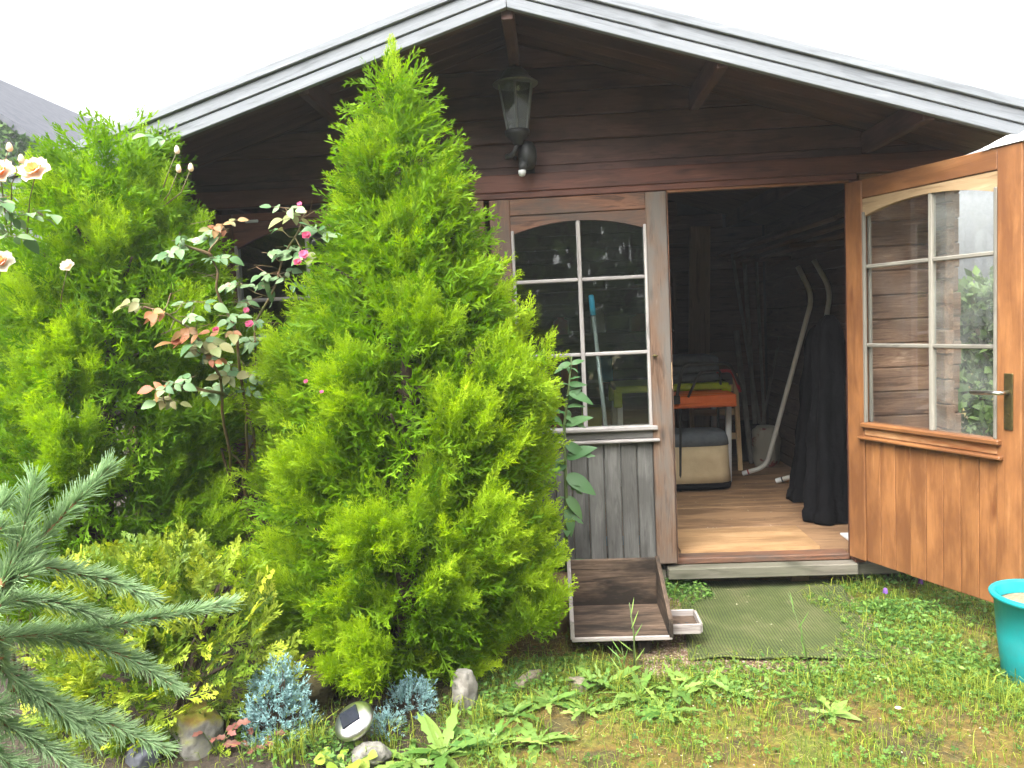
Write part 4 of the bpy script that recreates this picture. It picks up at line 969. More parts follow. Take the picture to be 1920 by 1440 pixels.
#==MORE==
# ------------------------------------------------------------------ front objects
def trough():
    root = empty('wooden_trough', (-.34, -.6, 0)); tag(root, 'open fronted grey wooden trough on a short leg under the glazed door', 'wooden box')
    x0, x1 = -.548, -.145
    plank(root, 'bottom_board', (x0, -.60, .085), (x1, -.60, .085), .375, .018, (0, 0, 1), M_trough)
    plank(root, 'back_board', (x0 + .012, -.418, .196), (x1 - .012, -.418, .196), .214, .018, (0, -1, 0), M_trough)
    for x, m in ((x0 + .004, M_troughedge), (x1 - .004, M_trough)):
        # side with a sloping front
        mb = MB().prism([(-.19, -.10), (.19, -.10), (.19, .125), (.13, .125), (-.19, -.035)] if False else [(-.20, -.105), (.20, -.105), (.20, .105), (.17, .105), (-.195, -.034)], .016)
        put('side_board', mb.mesh('side_board'), m, root, Matrix.Translation((x, -.60, .20)) @ Matrix.Rotation(math.pi / 2, 4, 'Z'))
    plank(root, 'leg', (-.25, -.72, -.01), (-.25, -.72, .075), .05, .04, (0, -1, 0), M_trough)
    plank(root, 'leg', (-.25, -.47, -.01), (-.25, -.47, .075), .05, .04, (0, -1, 0), M_trough)
    plank(root, 'front_lip', (x0, -.792, .090), (x1, -.792, .090), .020, .010, (0, -1, 0), M_troughedge)
    tr = empty('side_tray', (-.06, -.66, .10), root)
    def b(n, c, d, m): put(n, MB().box((0, 0, 0), d, None, .003).mesh(n), m, tr, Matrix.Translation(c))
    b('tray_bottom', (-.078, -.66, .092), (.110, .155, .010), M_trough)
    b('tray_side', (-.078, -.742, .103), (.112, .010, .042), M_troughedge); b('tray_side', (-.078, -.580, .103), (.112, .010, .040), M_troughedge)
    b('tray_end', (-.018, -.661, .103), (.010, .150, .040), M_troughedge)
    for x, y in ((-.10, -.67), (-.065, -.66), (-.075, -.70)):
        put('dark_hole_disc', MB().lathe([(.0, 0), (.006, 0), (.006, .0012), (.0, .0012)], 10).mesh('hole'), M_black, tr, Matrix.Translation((x, y, .0967)))  # black disc paints the dark inside of a hole, nothing is cut
trough()
def doormat():
    nx, ny = 66, 76; vs = []; fs = []
    def P(i, j):
        s, t = i / nx, j / ny
        L = Vector((-.088, -.822, 0)).lerp(Vector((.02, .10, 0)), t); R_ = Vector((.66, -.87, 0)).lerp(Vector((.80, .06, 0)), t); p = L.lerp(R_, s)
        z = .012 + .005 * mnoise.noise(Vector((p.x * 5, p.y * 5, 0)))
        z += .018 * math.exp(-(t / .05) ** 2) * (.4 + .6 * math.sin(s * 7 + .6) ** 2) * (1 if s > .2 else s / .2)
        z += .018 * math.exp(-((t - .80) / .09) ** 2) * s
        p.y += .010 * mnoise.noise(Vector((p.x * 4, 3, 0))) * (1 - t)
        return (p.x, p.y, z)
    for k in (0, 1):
        for j in range(ny + 1):
            for i in range(nx + 1):
                p = P(i, j); vs.append(p if k == 0 else (p[0], p[1], p[2] - .008))
    o = (nx + 1) * (ny + 1)
    for j in range(ny):
        for i in range(nx):
            a = j * (nx + 1) + i; fs.append((a, a + 1, a + nx + 2, a + nx + 1)); fs.append((o + a, o + a + nx + 1, o + a + nx + 2, o + a + 1))
    for i in range(nx):
        a = i; fs.append((a, o + a, o + a + 1, a + 1)); a = ny * (nx + 1) + i; fs.append((a, a + 1, o + a + 1, o + a))
    for j in range(ny):
        a = j * (nx + 1); fs.append((a, a + nx + 1, o + a + nx + 1, o + a)); a += nx; fs.append((a, o + a, o + a + nx + 1, a + nx + 1))
    me = MB().add(vs, fs).mesh('door_mat', True); tag(put('door_mat', me, M_mat), 'worn green fibre mat lying before the open shed doorway', 'door mat')
doormat()
def bucket():
    c = Vector((1.150, -1.02, gz(1.15, -1.02) - .012)); root = empty('bucket', c); tag(root, 'teal plastic bucket holding wet sand beside the open door', 'bucket')
    H = .330
    prof = [(.0, .004), (.112, .004), (.118, .0), (.124, .006), (.140, H * .5), (.151, H - .02), (.162, H - .018), (.167, H - .006), (.163, H), (.152, H + .002), (.146, H - .008), (.134, H * .5), (.117, .012), (.0, .012)]
    put('shell', MB().lathe(prof, 48, Matrix.Translation(c)).mesh('bucket', True), M_teal, root)
    for a in (math.radians(-120), math.radians(60)):
        d = Vector((math.cos(a), math.sin(a), 0)); M = Matrix.Translation(c + d * .160 + Vector((0, 0, H - .047))) @ Matrix.Rotation(a, 4, 'Z')
        put('handle_lug', MB().box((0, 0, 0), (.026, .075, .042), None, .006).mesh('lug', False), M_teal, root, M)
        put('wire_handle', MB().tube(arcpath([(.012, -.032, .0), (.022, -.034, -.034), (.022, .034, -.034), (.012, .032, 0)], .008), .0022, 6).mesh('wire_handle', True), M_steel, root, M)
    sn = MB().lathe([(.139, H - .045), (.12, H - .040), (.07, H - .030), (.0, H - .026)], 40, Matrix.Translation(c)).mesh('sand', True)
    tag(put('sand', sn, M_sand), kind='stuff')
bucket()
def solar():
    p = at(664, 1352, -1.47); root = empty('solar_lamp', (p.x, p.y, gz(p.x, p.y))); tag(root, 'small round steel solar garden lamp with dark square cell', 'solar lamp')
    T = Matrix.Translation(p) @ Matrix.Rotation(math.radians(30), 4, 'X') @ Matrix.Rotation(math.radians(-18), 4, 'Y')
    put('head', MB().lathe([(.0, -.030), (.035, -.028), (.055, -.020), (.066, -.006), (.068, .002), (.062, .012), (.048, .019), (.0, .022)], 36, T).mesh('head', True), M_steel, root)
    put('solar_panel', MB().box((0, 0, 0), (.062, .062, .006), None, .002).mesh('panel'), M_panel, root, T @ Matrix.Translation((-.006, .004, .022)) @ Matrix.Rotation(.45, 4, 'Z'))
    g = gz(p.x, p.y)
    put('lens', MB().lathe([(.0, -.06), (.028, -.058), (.036, -.04), (.038, -.024), (.0, -.024)], 20, T).mesh('lens', True), glass('lamp_lens', (.8, .8, .75), dirt=.5, dcol=(.5, .5, .45)), root)
    put('stake', MB().tube([(p.x, p.y, g - .03), (p.x + .005, p.y - .01, p.z - .04)], .009, 8).mesh('stake'), M_steel, root)
solar()
def rock(name, label, cat, c, d, mat, seed, group=None, n=3):
    import bmesh
    bm = bmesh.new(); bmesh.ops.create_icosphere(bm, subdivisions=n + 1, radius=1.0)
    for v in bm.verts:
        q = v.co * 1.2 + Vector((seed * 3.1, seed, 0)); k = 1 + .28 * mnoise.noise(q) + .13 * mnoise.noise(q * 2.6) + .05 * mnoise.noise(q * 7)
        f = v.co * k
        for ax in range(3): f[ax] = max(-.82, min(.82, f[ax])) if seed % 2 else f[ax]
        v.co = Vector((f.x * d[0] / 2, f.y * d[1] / 2, f.z * d[2] / 2))
    me = bpy.data.meshes.new(name); bm.to_mesh(me); bm.free(); me.polygons.foreach_set('use_smooth', [True] * len(me.polygons))
    g = gz(c[0], c[1]); o = put(name, me, mat, None, Matrix.Translation((c[0], c[1], g + d[2] * .28)) @ Matrix.Rotation(seed * .8, 4, 'Z')); tag(o, label, cat, group)
p = at(372, 1415, -1.48); rock('stone', 'grey stone capped with ochre moss at the bottom of the rockery', 'stone', (p.x, p.y), (.20, .17, .17), M_mossrock, 3)
p = at(698, 1432, -1.52); rock('stone', 'speckled lichen stone right below the solar lamp', 'stone', (p.x, p.y), (.12, .10, .075), M_rock, 4)
p = at(872, 1300, -1.15); rock('stone', 'upright pale limestone at the foot of the tall cypress', 'stone', (p.x, p.y), (.10, .09, .20), M_whiterock, 5)
p = at(585, 1250, -1.12); rock('boulder', 'brown mossy boulder behind the blue juniper', 'boulder', (p.x, p.y), (.30, .22, .20), solid('brown_mossy_stone', (.095, .08, .03), (.055, .045, .025), 10, rough=.95, bump=.8), 6)
p = at(262, 1335, -1.58); rock('stone', 'dark slate grey stone under the thuja bush', 'stone', (p.x, p.y), (.12, .10, .08), M_slate, 7)
for u, v, w, lb in ((990, 1282, .17, 'long low kerb stone half buried below the trough, nearest the cypress'), (1085, 1290, .12, 'shorter buried kerb stone among dandelion leaves')):
    q = on_ground(u, v); rock('kerb_stone', lb, 'kerb stone', (q.x, q.y), (w, .06, .05), solid('kerb_' + str(u), (.22, .19, .14), (.14, .115, .08), 14, rough=.95, bump=.6), 9 if u < 1000 else 11)
lg = MB().tube([(0, 0, -.02), (0, 0, .12), (.004, 0, .25)], [.045, .042, .04], 12).mesh('log_stump', True)
q = at(1052, 1140, -.45); tag(put('log_stump', lg, M_tan, None, Matrix.Translation((q.x, -.45, 0))), 'tan upright log behind the left side of the trough', 'log')
# crumpled plastic on the top edge of the open door
def crumple():
    vs = []; fs = []; n = 16
    for k in (0, 1):
        for j in range(7):
            for i in range(n + 1):
                s = i / n; x = .30 * s; y = .06 * (j / 6 - .5); hgt = .034 * math.sin(math.pi * min(s * 1.25 + .05, 1)) ** .6
                h = hgt * (1 - (2 * j / 6 - 1) ** 2) * (1 + .7 * mnoise.noise(Vector((x * 22, y * 40, 2)))) + .002
                vs.append((x, y, h - (.0015 if k else 0)))
    o = 7 * (n + 1)
    for j in range(6):
        for i in range(n):
            a = j * (n + 1) + i; fs += [(a, a + 1, a + n + 2, a + n + 1), (o + a, o + a + n + 1, o + a + n + 2, o + a + 1)]
    for i in range(n):
        fs.append((i, o + i, o + i + 1, i + 1)); a = 6 * (n + 1) + i; fs.append((a, a + 1, o + a + 1, o + a))
    tag(put('plastic_sheet', MB().add(vs, fs).mesh('plastic_sheet', False), solid('white_sheet', (.75, .75, .76), (.6, .6, .62), 20, rough=.5), None, TD @ Matrix.Translation((.70, 0, 1.959))), 'crumpled white plastic lying on the top edge of the open door', 'plastic sheet')
crumple()

# ------------------------------------------------------------------ inside the shed
def table():
    root = empty('folding_table', (.26, 1.95, ZF)); tag(root, 'lime green plastic table with white legs behind the grey cushion', 'table')
    put('table_top', MB().box((.26, 2.00, .862), (.80, .56, .05), None, .012).mesh('table_top'), M_lime, root)
    for x, y in ((.645, 1.755), (-.125, 1.755), (.645, 2.25), (-.125, 2.25)):
        put('corner_bracket', MB().box((0, 0, 0), (.06, .05, .13), None, .006).mesh('bracket'), M_lime, root, Matrix.Translation((x, y, .80)))
        put('leg', MB().box((0, 0, 0), (.040, .036, .60), None, .008).mesh('leg'), M_white, root, Matrix.Translation((x + .008, y, ZF + .30)) @ Matrix.Rotation(.02, 4, 'Y'))
table()
def cushion():
    root = empty('folded_cushion', (.36, 1.95, .888)); tag(root, 'grey folded lounger cushion stacked on the lime table', 'cushion')
    for k in range(3):
        me = MB().box((0, 0, 0), (.46 - .02 * k, .44, .062), None, .024).mesh('cushion_fold', True)
        put('cushion_fold', me, M_greyfab, root, Matrix.Translation((.37 + .008 * k, 1.95, .92 + .064 * k)) @ Matrix.Rotation(.012 * (k - 1), 4, 'Y'))
cushion()
def bag():
    root = empty('storage_bag', (.40, 1.55, ZF)); tag(root, 'beige canvas storage bag with grey rim standing below the orange folding seat', 'bag')
    M0 = Matrix.Translation((.36, 1.66, ZF))
    def ring(hw, hd, z, r=.05, n=40, lump=.006):
        out = []
        for k in range(n):
            a = 6.2832 * k / n; c, s = math.cos(a), math.sin(a); e = 5
            q = (abs(c) ** e + abs(s) ** e) ** (-1 / e); out.append(Vector((hw * c * q + lump * mnoise.noise(Vector((c * 3, s * 3, z * 9))), hd * s * q + lump * 1.5 * mnoise.noise(Vector((c * 3, s * 3, z * 8 + 5))), z)))
        return out
    def shell(rs):
        vs = [p for r in rs for p in r]; n = len(rs[0]); fs = [(i * n + k, i * n + (k + 1) % n, (i + 1) * n + (k + 1) % n, (i + 1) * n + k) for i in range(len(rs) - 1) for k in range(n)]
        fs.append(tuple(range(n - 1, -1, -1))); fs.append(tuple(range((len(rs) - 1) * n, len(rs) * n))); return MB().add(vs, fs)
    put('bag_base', shell([ring(.262, .17, .01), ring(.268, .175, .03), ring(.266, .173, .055)]).mesh('bag_base', True), M_darkfab, root, M0)
    put('bag_body', shell([ring(.268, .175, .057), ring(.258, .168, .12, lump=.012), ring(.250, .163, .22, lump=.014), ring(.252, .165, .31)]).mesh('bag_body', True), M_beige, root, M0)
    put('bag_rim', shell([ring(.256, .168, .312), ring(.252, .165, .36), ring(.24, .155, .395), ring(.19, .12, .405)]).mesh('bag_rim', True), M_greyfab, root, M0)
bag()
def orange_seat():
    root = empty('folding_chair', (.48, 1.52, .6)); tag(root, 'orange slatted folding seat with black tube arms above the beige bag', 'folding chair')
    y = 1.50
    a, b = at(1262, 752, y), at(1376, 752, y)
    for k in range(4):
        put('seat_slat', MB().box((0, 0, 0), ((b - a).length + .02, .075, .035 if k else .085), None, .008).mesh('slat'), M_orange, root, Matrix.Translation((a + b) / 2 + Vector((0, .09 * k, 0 if not k else .028))))
    put('seat_rail', MB().box((0, 0, 0), ((b - a).length - .04, .012, .022), None, .004).mesh('rail'), M_orange, root, Matrix.Translation((a + b) / 2 + Vector((.01, -.042, -.02))))
    put('pivot', MB().box((0, 0, 0), (.05, .03, .06), None, .008).mesh('pivot'), M_black, root, Matrix.Translation(at(1268, 750, y - .06)))
    P = lambda u, v, q: at(u, v, q)
    put('tube_arm', MB().tube(arcpath([P(1268, 750, y - .05), P(1280, 684, y - .05), P(1368, 681, y - .02), P(1386, 720, y + .1)], .05), .011, 8).mesh('tube_arm', True), M_black, root)
    put('tube_arm', MB().tube(arcpath([P(1290, 745, y - .06), P(1312, 698, y - .06), P(1350, 694, y + .1), P(1352, 735, y + .3)], .04), .009, 8).mesh('tube_arm', True), M_black, root)
    put('red_arm', MB().tube(arcpath([P(1265, 704, y + .3), P(1372, 694, y + .3), P(1388, 735, y + .3)], .04), .012, 8).mesh('red_arm', True), M_red, root)
    for x0, x1, q in ((a.x + .03, a.x + .05, y), (b.x - .05, b.x - .03, y + .36), (a.x + .03, a.x + .05, y + .36)):
        put('leg', MB().tube([(x0, q, ZF + .005), (x1, q, a.z)], .010, 8).mesh('leg'), M_black, root)
orange_seat()
def wooden_leg_chair():
    root = empty('wooden_chair', (.80, 2.0, ZF)); tag(root, 'folded honey coloured wooden chair leaning behind the lime table', 'folding chair')
    a, b = at(1388, 876, 2.12), at(1378, 700, 2.2)
    a.z = ZF + .01
    plank(root, 'leg', a, b, .035, .025, (0, -1, 0), M_light)
    plank(root, 'leg', a + Vector((-.34, .03, 0)), b + Vector((-.34, .03, 0)), .035, .025, (0, -1, 0), M_light)
    for k in (.35, .6, .85): plank(root, 'slat', a.lerp(b, k) + Vector((-.33, .045, 0)), a.lerp(b, k) + Vector((-.005, .016 + .01, 0)), .05, .012, (0, -1, 0), M_light)
wooden_leg_chair()
def bent(label, pts):
    o = put('bent_tube', MB().tube(arcpath(pts, .09, 7), .0165, 10).mesh('bent_tube', True), M_cream); return o
def lounger():
    root = empty('lounger_frame', (.9, 1.9, ZF)); tag(root, 'white bent tube lounger frame leaning upright in the dark shed', 'lounger frame')
    for sh, yo, lb in ((0, 0, 0), (.16, -.30, 1)):
        f = Vector((.80 + sh, 1.98 + yo - .02, ZF + .018)); k = Vector((.955 + sh, 1.90 + yo, ZF + .075)); t = at(1524 + lb * 34, 555 - lb * 12, 1.35 + yo * .3); e = at(1496 + lb * 30, 500 - lb * 12, 1.42 + yo * .3)
        put('tube', MB().tube(arcpath([f, k, t, e], .09, 7), .0165, 10).mesh('tube', True), M_cream, root)
        d = (k - f).normalized(); put('end_cap', MB().tube([f - d * .004, f + d * .035], .018, 10).mesh('end_cap'), M_white, root); put('collar', MB().tube([f + d * .036, f + d * .046], .019, 10).mesh('collar'), M_red if lb == 0 else M_black, root)
lounger()
def cover(label, us, v0, v1, y, seed, group, lean=0.0):
    a, b = at(us[0], v1, y), at(us[1], v1, y); z0 = max(ZF + .006, min(a.z, b.z)); z1 = at((us[0] + us[1]) / 2, v0, y).z
    cx = (a.x + b.x) / 2; hw = (b.x - a.x) / 2; rows = 44; n = 56; vs = []; fs = []
    for i in range(rows + 1):
        t = i / rows; z = z0 + (z1 - z0) * t; k = (1.0 - .34 * t + .10 * mnoise.noise(Vector((t * 4, seed, 0)))) * (1.12 if t < .05 else 1) * (1 if t < .86 else math.sqrt(max(0, 1 - ((t - .86) / .14) ** 2)) * .75 + .25)
        for j in range(n):
            an = 6.2832 * j / n; f = 1 + .16 * math.sin(an * 5 + seed + 2 * t) * (1 - .3 * t) + .22 * mnoise.noise(Vector((math.cos(an) * 1.5, math.sin(an) * 1.5, t * 5 + seed)))
            f += .10 * mnoise.noise(Vector((math.cos(an) * 4, math.sin(an) * 4, t * 16 + seed))) + .05 * mnoise.noise(Vector((math.cos(an) * 9, math.sin(an) * 9, t * 34 + seed)))
            vs.append((cx + lean * t ** .8 + hw * k * f * math.cos(an), y + hw * .8 * k * f * math.sin(an), z))
    for i in range(rows):
        for j in range(n): fs.append((i * n + j, i * n + (j + 1) % n, i * n + n + (j + 1) % n, i * n + n + j))
    fs.append(tuple(range(n - 1, -1, -1))); fs.append(tuple(range(rows * n, rows * n + n)))
    tag(put('dust_cover', MB().add(vs, fs).mesh('dust_cover', True), M_darkfab), label, 'cover', group)
cover('black draped cover standing deeper in the doorway, left of its twin', (1480, 1545), 610, 940, 1.15, 1, 'black draped covers', .09)
cover('black draped cover nearest the right door post', (1513, 1589), 590, 992, .62, 5, 'black draped covers', .03)
# leaning poles, timber, clutter
for i, (u0, v0, u1, v1, y, r, lb) in enumerate([(1422, 782, 1372, 470, 2.5, .014, 'pale pole leaning at the back, leftmost of the bundle'), (1415, 790, 1395, 480, 2.55, .017, 'thick pale pole leaning at the back, second of the bundle'),
                                                 (1432, 775, 1418, 490, 2.5, .012, 'thin pale pole leaning at the back, rightmost long one'), (1436, 760, 1462, 630, 2.45, .010, 'short pole tilting to the right in the back corner'), (1405, 830, 1380, 620, 2.4, .022, 'broad grey stick at the back, lowest of the bundle')]):
    a, b = at(u0, v0, y), at(u1, v1, y + .1); a = b + (a - b) * ((b.z - ZF - .01) / max(.01, b.z - a.z))
    tag(put('pole', MB().tube([a, b], r, 8).mesh('pole'), M_pole), lb, 'pole', 'poles leaning at the back of the shed')
a, b = at(1305, 690, 2.62), at(1312, 425, 2.70); a.z = ZF + .01
o = plank(None, 'timber_plank', a, b, .17, .03, (0, -1, 0), wood('pale_timber', (.12, .07, .04), (.20, .13, .075), (.28, .18, .11), rough=.7)); tag(o, 'wide upright timber plank standing behind the grey cushion', 'plank')
sh = empty('timber_rack', (1.05, 1.6, 1.9)); tag(sh, 'rack of brown timber boards high on the right inner wall', 'rack')
for k in range(3): plank(sh, 'board', (1.10 - .06 * k, .35, 1.80 + .035 * k), (1.06 - .10 * k, 2.75, 1.80 + .035 * k), .13, .028, (-.5, 0, 1), M_inside)
plank(sh, 'bracket', (.88, 1.0, 1.765), (1.26, 1.0, 1.765), .03, .03, (0, 0, 1), M_inside); plank(sh, 'bracket', (.88, 2.2, 1.765), (1.26, 2.2, 1.765), .03, .03, (0, 0, 1), M_inside)
p = at(1436, 800, 2.35); rock('plastic_sack', 'red and cream printed sack slumped behind the white tube', 'sack', (p.x, p.y), (.24, .22, .40), M_sack, 13)
bpy.data.objects['plastic_sack'].location.z = ZF + .15
bk = MB().lathe([(.0, 0), (.10, 0), (.125, .30), (.13, .30), (.13, .31), (.118, .31), (.095, .012), (.0, .012)], 24).mesh('dark_bin', True)
p = at(1405, 800, 2.6); tag(put('dark_bin', bk, M_darkfab, None, Matrix.Translation((p.x, 2.6, ZF + .002))), 'small black bin on the floor behind the poles', 'bin')
# telescopic broom pole behind the fixed pane
br = empty('broom', (-.31, .32, ZF)); tag(br, 'grey broom pole with sky blue grip behind the door glass', 'broom')
A, B = at(1108, 553, .35), at(1135, 793, .30); dirv = (B - A).normalized(); E_ = A + dirv * ((A.z - ZF - .05) / -dirv.z)
put('pole', MB().tube([A + dirv * .05, E_], .011, 10).mesh('pole', True), M_greytube, br)
put('grip', MB().tube([A, A + dirv * .006, A + dirv * .03, A + dirv * .11], [.010, .015, .0155, .0155], 12).mesh('grip', True), M_blue, br)
put('brush_head', MB().box((0, 0, 0), (.26, .045, .045), None, .012).mesh('brush_head'), M_blue, br, Matrix.Translation(E_ + Vector((0, 0, -.02))))
# dim boxes and tins on a shelf behind the panes
sf = empty('storage_shelf', (-.55, 2.5, ZF)); tag(sf, 'dark storage shelf at the back wall seen through the door glass', 'shelf')
for z in (.45, .85, 1.25, 1.62): plank(sf, 'shelf_board', (-1.1, 2.62, z), (.42, 2.62, z), .36, .022, (0, 0, 1), M_inside)
for x in (-1.09, .41): plank(sf, 'upright', (x, 2.62, ZF), (x, 2.62, 1.75), .36, .03, (1, 0, 0), M_inside)
crng = random.Random(2)
cols = [(M_red, 'red'), (M_lime, 'lime'), (M_blue, 'blue'), (M_white, 'white'), (M_orange, 'orange'), (M_greyfab, 'grey')]
spot = [(-.95, .862, 0, .16, .20), (-.70, .862, 3, .12, .24), (-.45, .862, 4, .14, .16), (-.15, .862, 2, .10, .2), (-.85, 1.262, 5, .2, .18), (-.5, 1.262, 0, .12, .14), (-.2, 1.262, 3, .12, .2), (.15, 1.262, 0, .18, .14), (-.6, .462, 0, .2, .26), (-.28, .462, 1, .16, .2), (.2, 1.634, 5, .16, .12)]
for x, z, k, w, h in spot:
    m, nm = cols[k]
    if k in (0, 3): me = MB().lathe([(.0, 0), (w / 2, 0), (w / 2, h * .8), (w / 2 * .5, h * .92), (w / 4, h), (.0, h)], 20).mesh('canister', True); nmo, cat = 'canister', 'canister'
    else: me = MB().box((0, 0, h / 2), (w, .2, h), None, .01).mesh('storage_box'); nmo, cat = 'storage_box', 'box'
    lvl = {.862: 'middle', 1.262: 'upper', .462: 'low', 1.634: 'top'}[z]
    tag(put(nmo, me, m, None, Matrix.Translation((x, 2.58, z))), f'{nm} {cat} on the {lvl} dark shelf, at the {["far left", "left", "centre", "right"][min(3, int((x + 1.1) / .38))]} behind the glass', cat, 'clutter on the dark shelf')
tag(put('garden_board', MB().box((0, 0, 0), (.20, .30, .012), None, .003).mesh('garden_board'), M_white, None, Matrix.Translation((1.02, .18, ZF + .008))), 'white flat board lying inside by the right door post', 'board')

# ------------------------------------------------------------------ neighbours beyond the garden
nb = empty('neighbour_house', (-12, 11, 0)); tag(nb, 'neighbouring pale house with dark slate roof and ivy, beyond the trees on the left', 'house')
a, b = at(0, 205, 9), at(112, 278, 9); sl = (b.z - a.z) / (b.x - a.x)
xr_ = b.x + .35; xl_ = b.x - 6.5; apex = b.x - 3.2
zr = lambda x: b.z + sl * (x - b.x) if x > apex else b.z + sl * (apex - b.x) - sl * -1 * (apex - x) * 1.0 if False else b.z + sl * (abs(x - apex) + apex - b.x)
put('wall', MB().prism([(xl_, 0), (xr_ - .3, 0), (xr_ - .3, zr(xr_ - .3) - .2), (apex, zr(apex) - .2), (xl_, zr(xl_) - .2)], 7, Matrix.Translation((0, 12.6, 0))).mesh('wall'), M_render, nb)
for xa, xb in ((apex, xr_), (apex, xl_)):
    put('roof', MB().prism([(xa, zr(xa) - .15), (xb, zr(xb) - .15), (xb, zr(xb)), (xa, zr(xa))] if xb > xa else [(xb, zr(xb) - .15), (xa, zr(xa) - .15), (xa, zr(xa)), (xb, zr(xb))], 7.8, Matrix.Translation((0, 12.6, 0))).mesh('roof'), M_slate, nb)
def leafy(name, n, boxfn, size, mat, parent=None, seed=1):
    rng = np.random.default_rng(seed); P, Nn, dep = boxfn(rng, n); Q = []
    d = norm(rng.normal(0, 1, (n, 3)) + Nn * .3); s = norm(np.cross(d, rng.normal(0, 1, (n, 3)))); L = size * rng.uniform(.6, 1.3, (n, 1))
    Q = np.stack([P, P + d * L * .45 + s * L * .32, P + d * L, P + d * L * .45 - s * L * .32], 1)
    T = np.stack([np.repeat(np.clip(dep, 0, 1)[:, None], 4, 1), np.repeat(rng.random((n, 1)), 4, 1)], -1)
    return put(name, quads_mesh(name, Q, T, mat), None, parent)
def ivyfn(rng, n):
    x = xr_ - .35 - rng.random(n) ** 1.6 * 1.3; z = np.array([zr(q_) for q_ in x]) - .12 - rng.random(n) ** 1.3 * 1.3; y = 9.0 - .1 - rng.random(n) * .25
    return np.stack([x, y, z], 1), np.tile(np.array([0, -1., 0]), (n, 1)), rng.random(n)
leafy('ivy', 2600, ivyfn, .10, M_ivy, nb, 3)
def hedgefn(x0, x1, y0, y1, h, rough=.3):
    def f(rng, n):
        u = rng.random(n); side = rng.random(n); x = x0 + (x1 - x0) * rng.random(n); y = y0 + (y1 - y0) * rng.random(n); z = h * rng.random(n) ** .9
        k = rng.integers(0, 5, n); jit = np.abs(rng.normal(0, .12, n))
        x = np.where(k == 0, x0 + jit, np.where(k == 1, x1 - jit, x)); y = np.where(k == 2, y0 + jit, np.where(k == 3, y1 - jit, y)); z = np.where(k == 4, h - jit, z)
        lump = np.array([mnoise.noise(Vector((a * 1.1, b * 1.1, c * 1.3))) for a, b, c in zip(x, y, z)])
        cx, cy_ = (x0 + x1) / 2, (y0 + y1) / 2
        x = x + lump * rough * np.sign(x - cx); y = y + lump * rough * np.sign(y - cy_); z = np.maximum(.02, z * (1 + .22 * lump))
        return np.stack([x, y, z], 1), np.stack([np.sign(x - cx), np.sign(y - cy_), np.ones(n)], 1) * .5, 1 - jit * 3
    return f
def hedge(label, x0, x1, y0, y1, h, n, size, seed, dense=True):
    root = empty('hedge', ((x0 + x1) / 2, (y0 + y1) / 2, 0)); tag(root, label, 'hedge')
    leafy('foliage', n, hedgefn(x0, x1, y0, y1, h), size, M_hedge, root, seed)
    mb = MB()
    m = max(3, int((x1 - x0) / .8))
    for i in range(m):
        for yy in ([(y0 + y1) / 2] if y1 - y0 < 1.2 else [y0 + .4, y1 - .4]):
            x = x0 + (x1 - x0) * (i + .5) / m; mb.tube([(x, yy, -.03), (x + .05, yy, h * .5), (x, yy + .05, h * .85)], [.06, .045, .02], 6)
            mb.tube([(x, yy, h * .3), (x + .3, yy + .1, h * .75)], [.035, .015], 5); mb.tube([(x, yy, h * .35), (x - .3, yy - .1, h * .8)], [.035, .015], 5)
    put('stem', mb.mesh('stem', True), M_bark, root)
hedge('grey green hedge beyond the right shed corner, seen through the open door glass', 1.95, 4.6, .9, 2.2, 1.50, 14000, .075, 6)
hedge('tall dark garden hedge on the camera side, mirrored in the door panes', -7, 6, -10.2, -8.4, 4.7, 42000, .30, 7)

# ------------------------------------------------------------------ weeds, grass and ground cover
DL = [leaf_mesh('dandelion_leaf', L, W, M_dand, fold=.2, curl=c, teeth=1.0, n=14, lobes=l) for L, W, c, l in ((.15, .042, .30, 5), (.12, .036, .2, 4), (.13, .05, .4, 4), (.10, .026, .25, 0))]
def rosette(u, v, n, s, label, seed, upright=.5):
    rng = random.Random(seed); p = on_ground(u, v); root = empty('dandelion', (p.x, p.y, p.z)); tag(root, label, 'weed', 'dandelion rosettes in the grass')
    for i in range(n):
        a = 6.283 * i / n + rng.uniform(-.3, .3); e = upright * rng.uniform(.4, 1.3); d = Vector((math.cos(a), math.sin(a), e)).normalized()
        put('leaf', rng.choice(DL), None, root, orient(p + Vector((0, 0, .004)) + d * .004, d, (0, 0, 1), s * rng.uniform(.55, 1.2), rng.uniform(-.7, .7)))
for i, (u, v, n, s, lb, up) in enumerate([(830, 1420, 12, 1.15, 'largest dandelion rosette with jagged leaves right of the solar lamp', .6), (920, 1400, 10, 1.0, 'dandelion rosette beside the largest one, below the limestone', .6), (770, 1432, 9, .9, 'dandelion rosette at the bottom edge near the lichen stone', .5), (1010, 1395, 8, .8, 'loose dandelion at the left rim of the mossy lawn', .5),
                                      (1090, 1285, 10, .75, 'dandelion in front of the trough, left of the grass stalk', .8), (1130, 1290, 10, .8, 'upright dandelion below the middle of the trough', .9), (1200, 1310, 11, .9, 'dandelion with pale leaves below the trough leg', .7), (1270, 1300, 10, .8, 'dandelion below the left corner of the mat', .6), (1320, 1290, 8, .7, 'small dandelion at the front edge of the mat', .6),
                                      (1245, 1340, 9, .8, 'broad dandelion in the lawn below the mat corner', .5), (1100, 1335, 8, .7, 'dandelion beside the bare moss patch', .5), (1380, 1305, 7, .6, 'dandelion below the middle of the mat', .6), (1030, 1320, 9, .8, 'dandelion right of the pale limestone', .6), (960, 1345, 8, .8, 'dandelion under the low kerb stone', .7), (1560, 1340, 7, .6, 'dandelion in the lawn left of the white petal', .5), (1750, 1250, 7, .6, 'dandelion half way between mat and bucket', .5)]):
    rosette(u, v, n + 4, s * 1.3, lb, 40 + i, up)
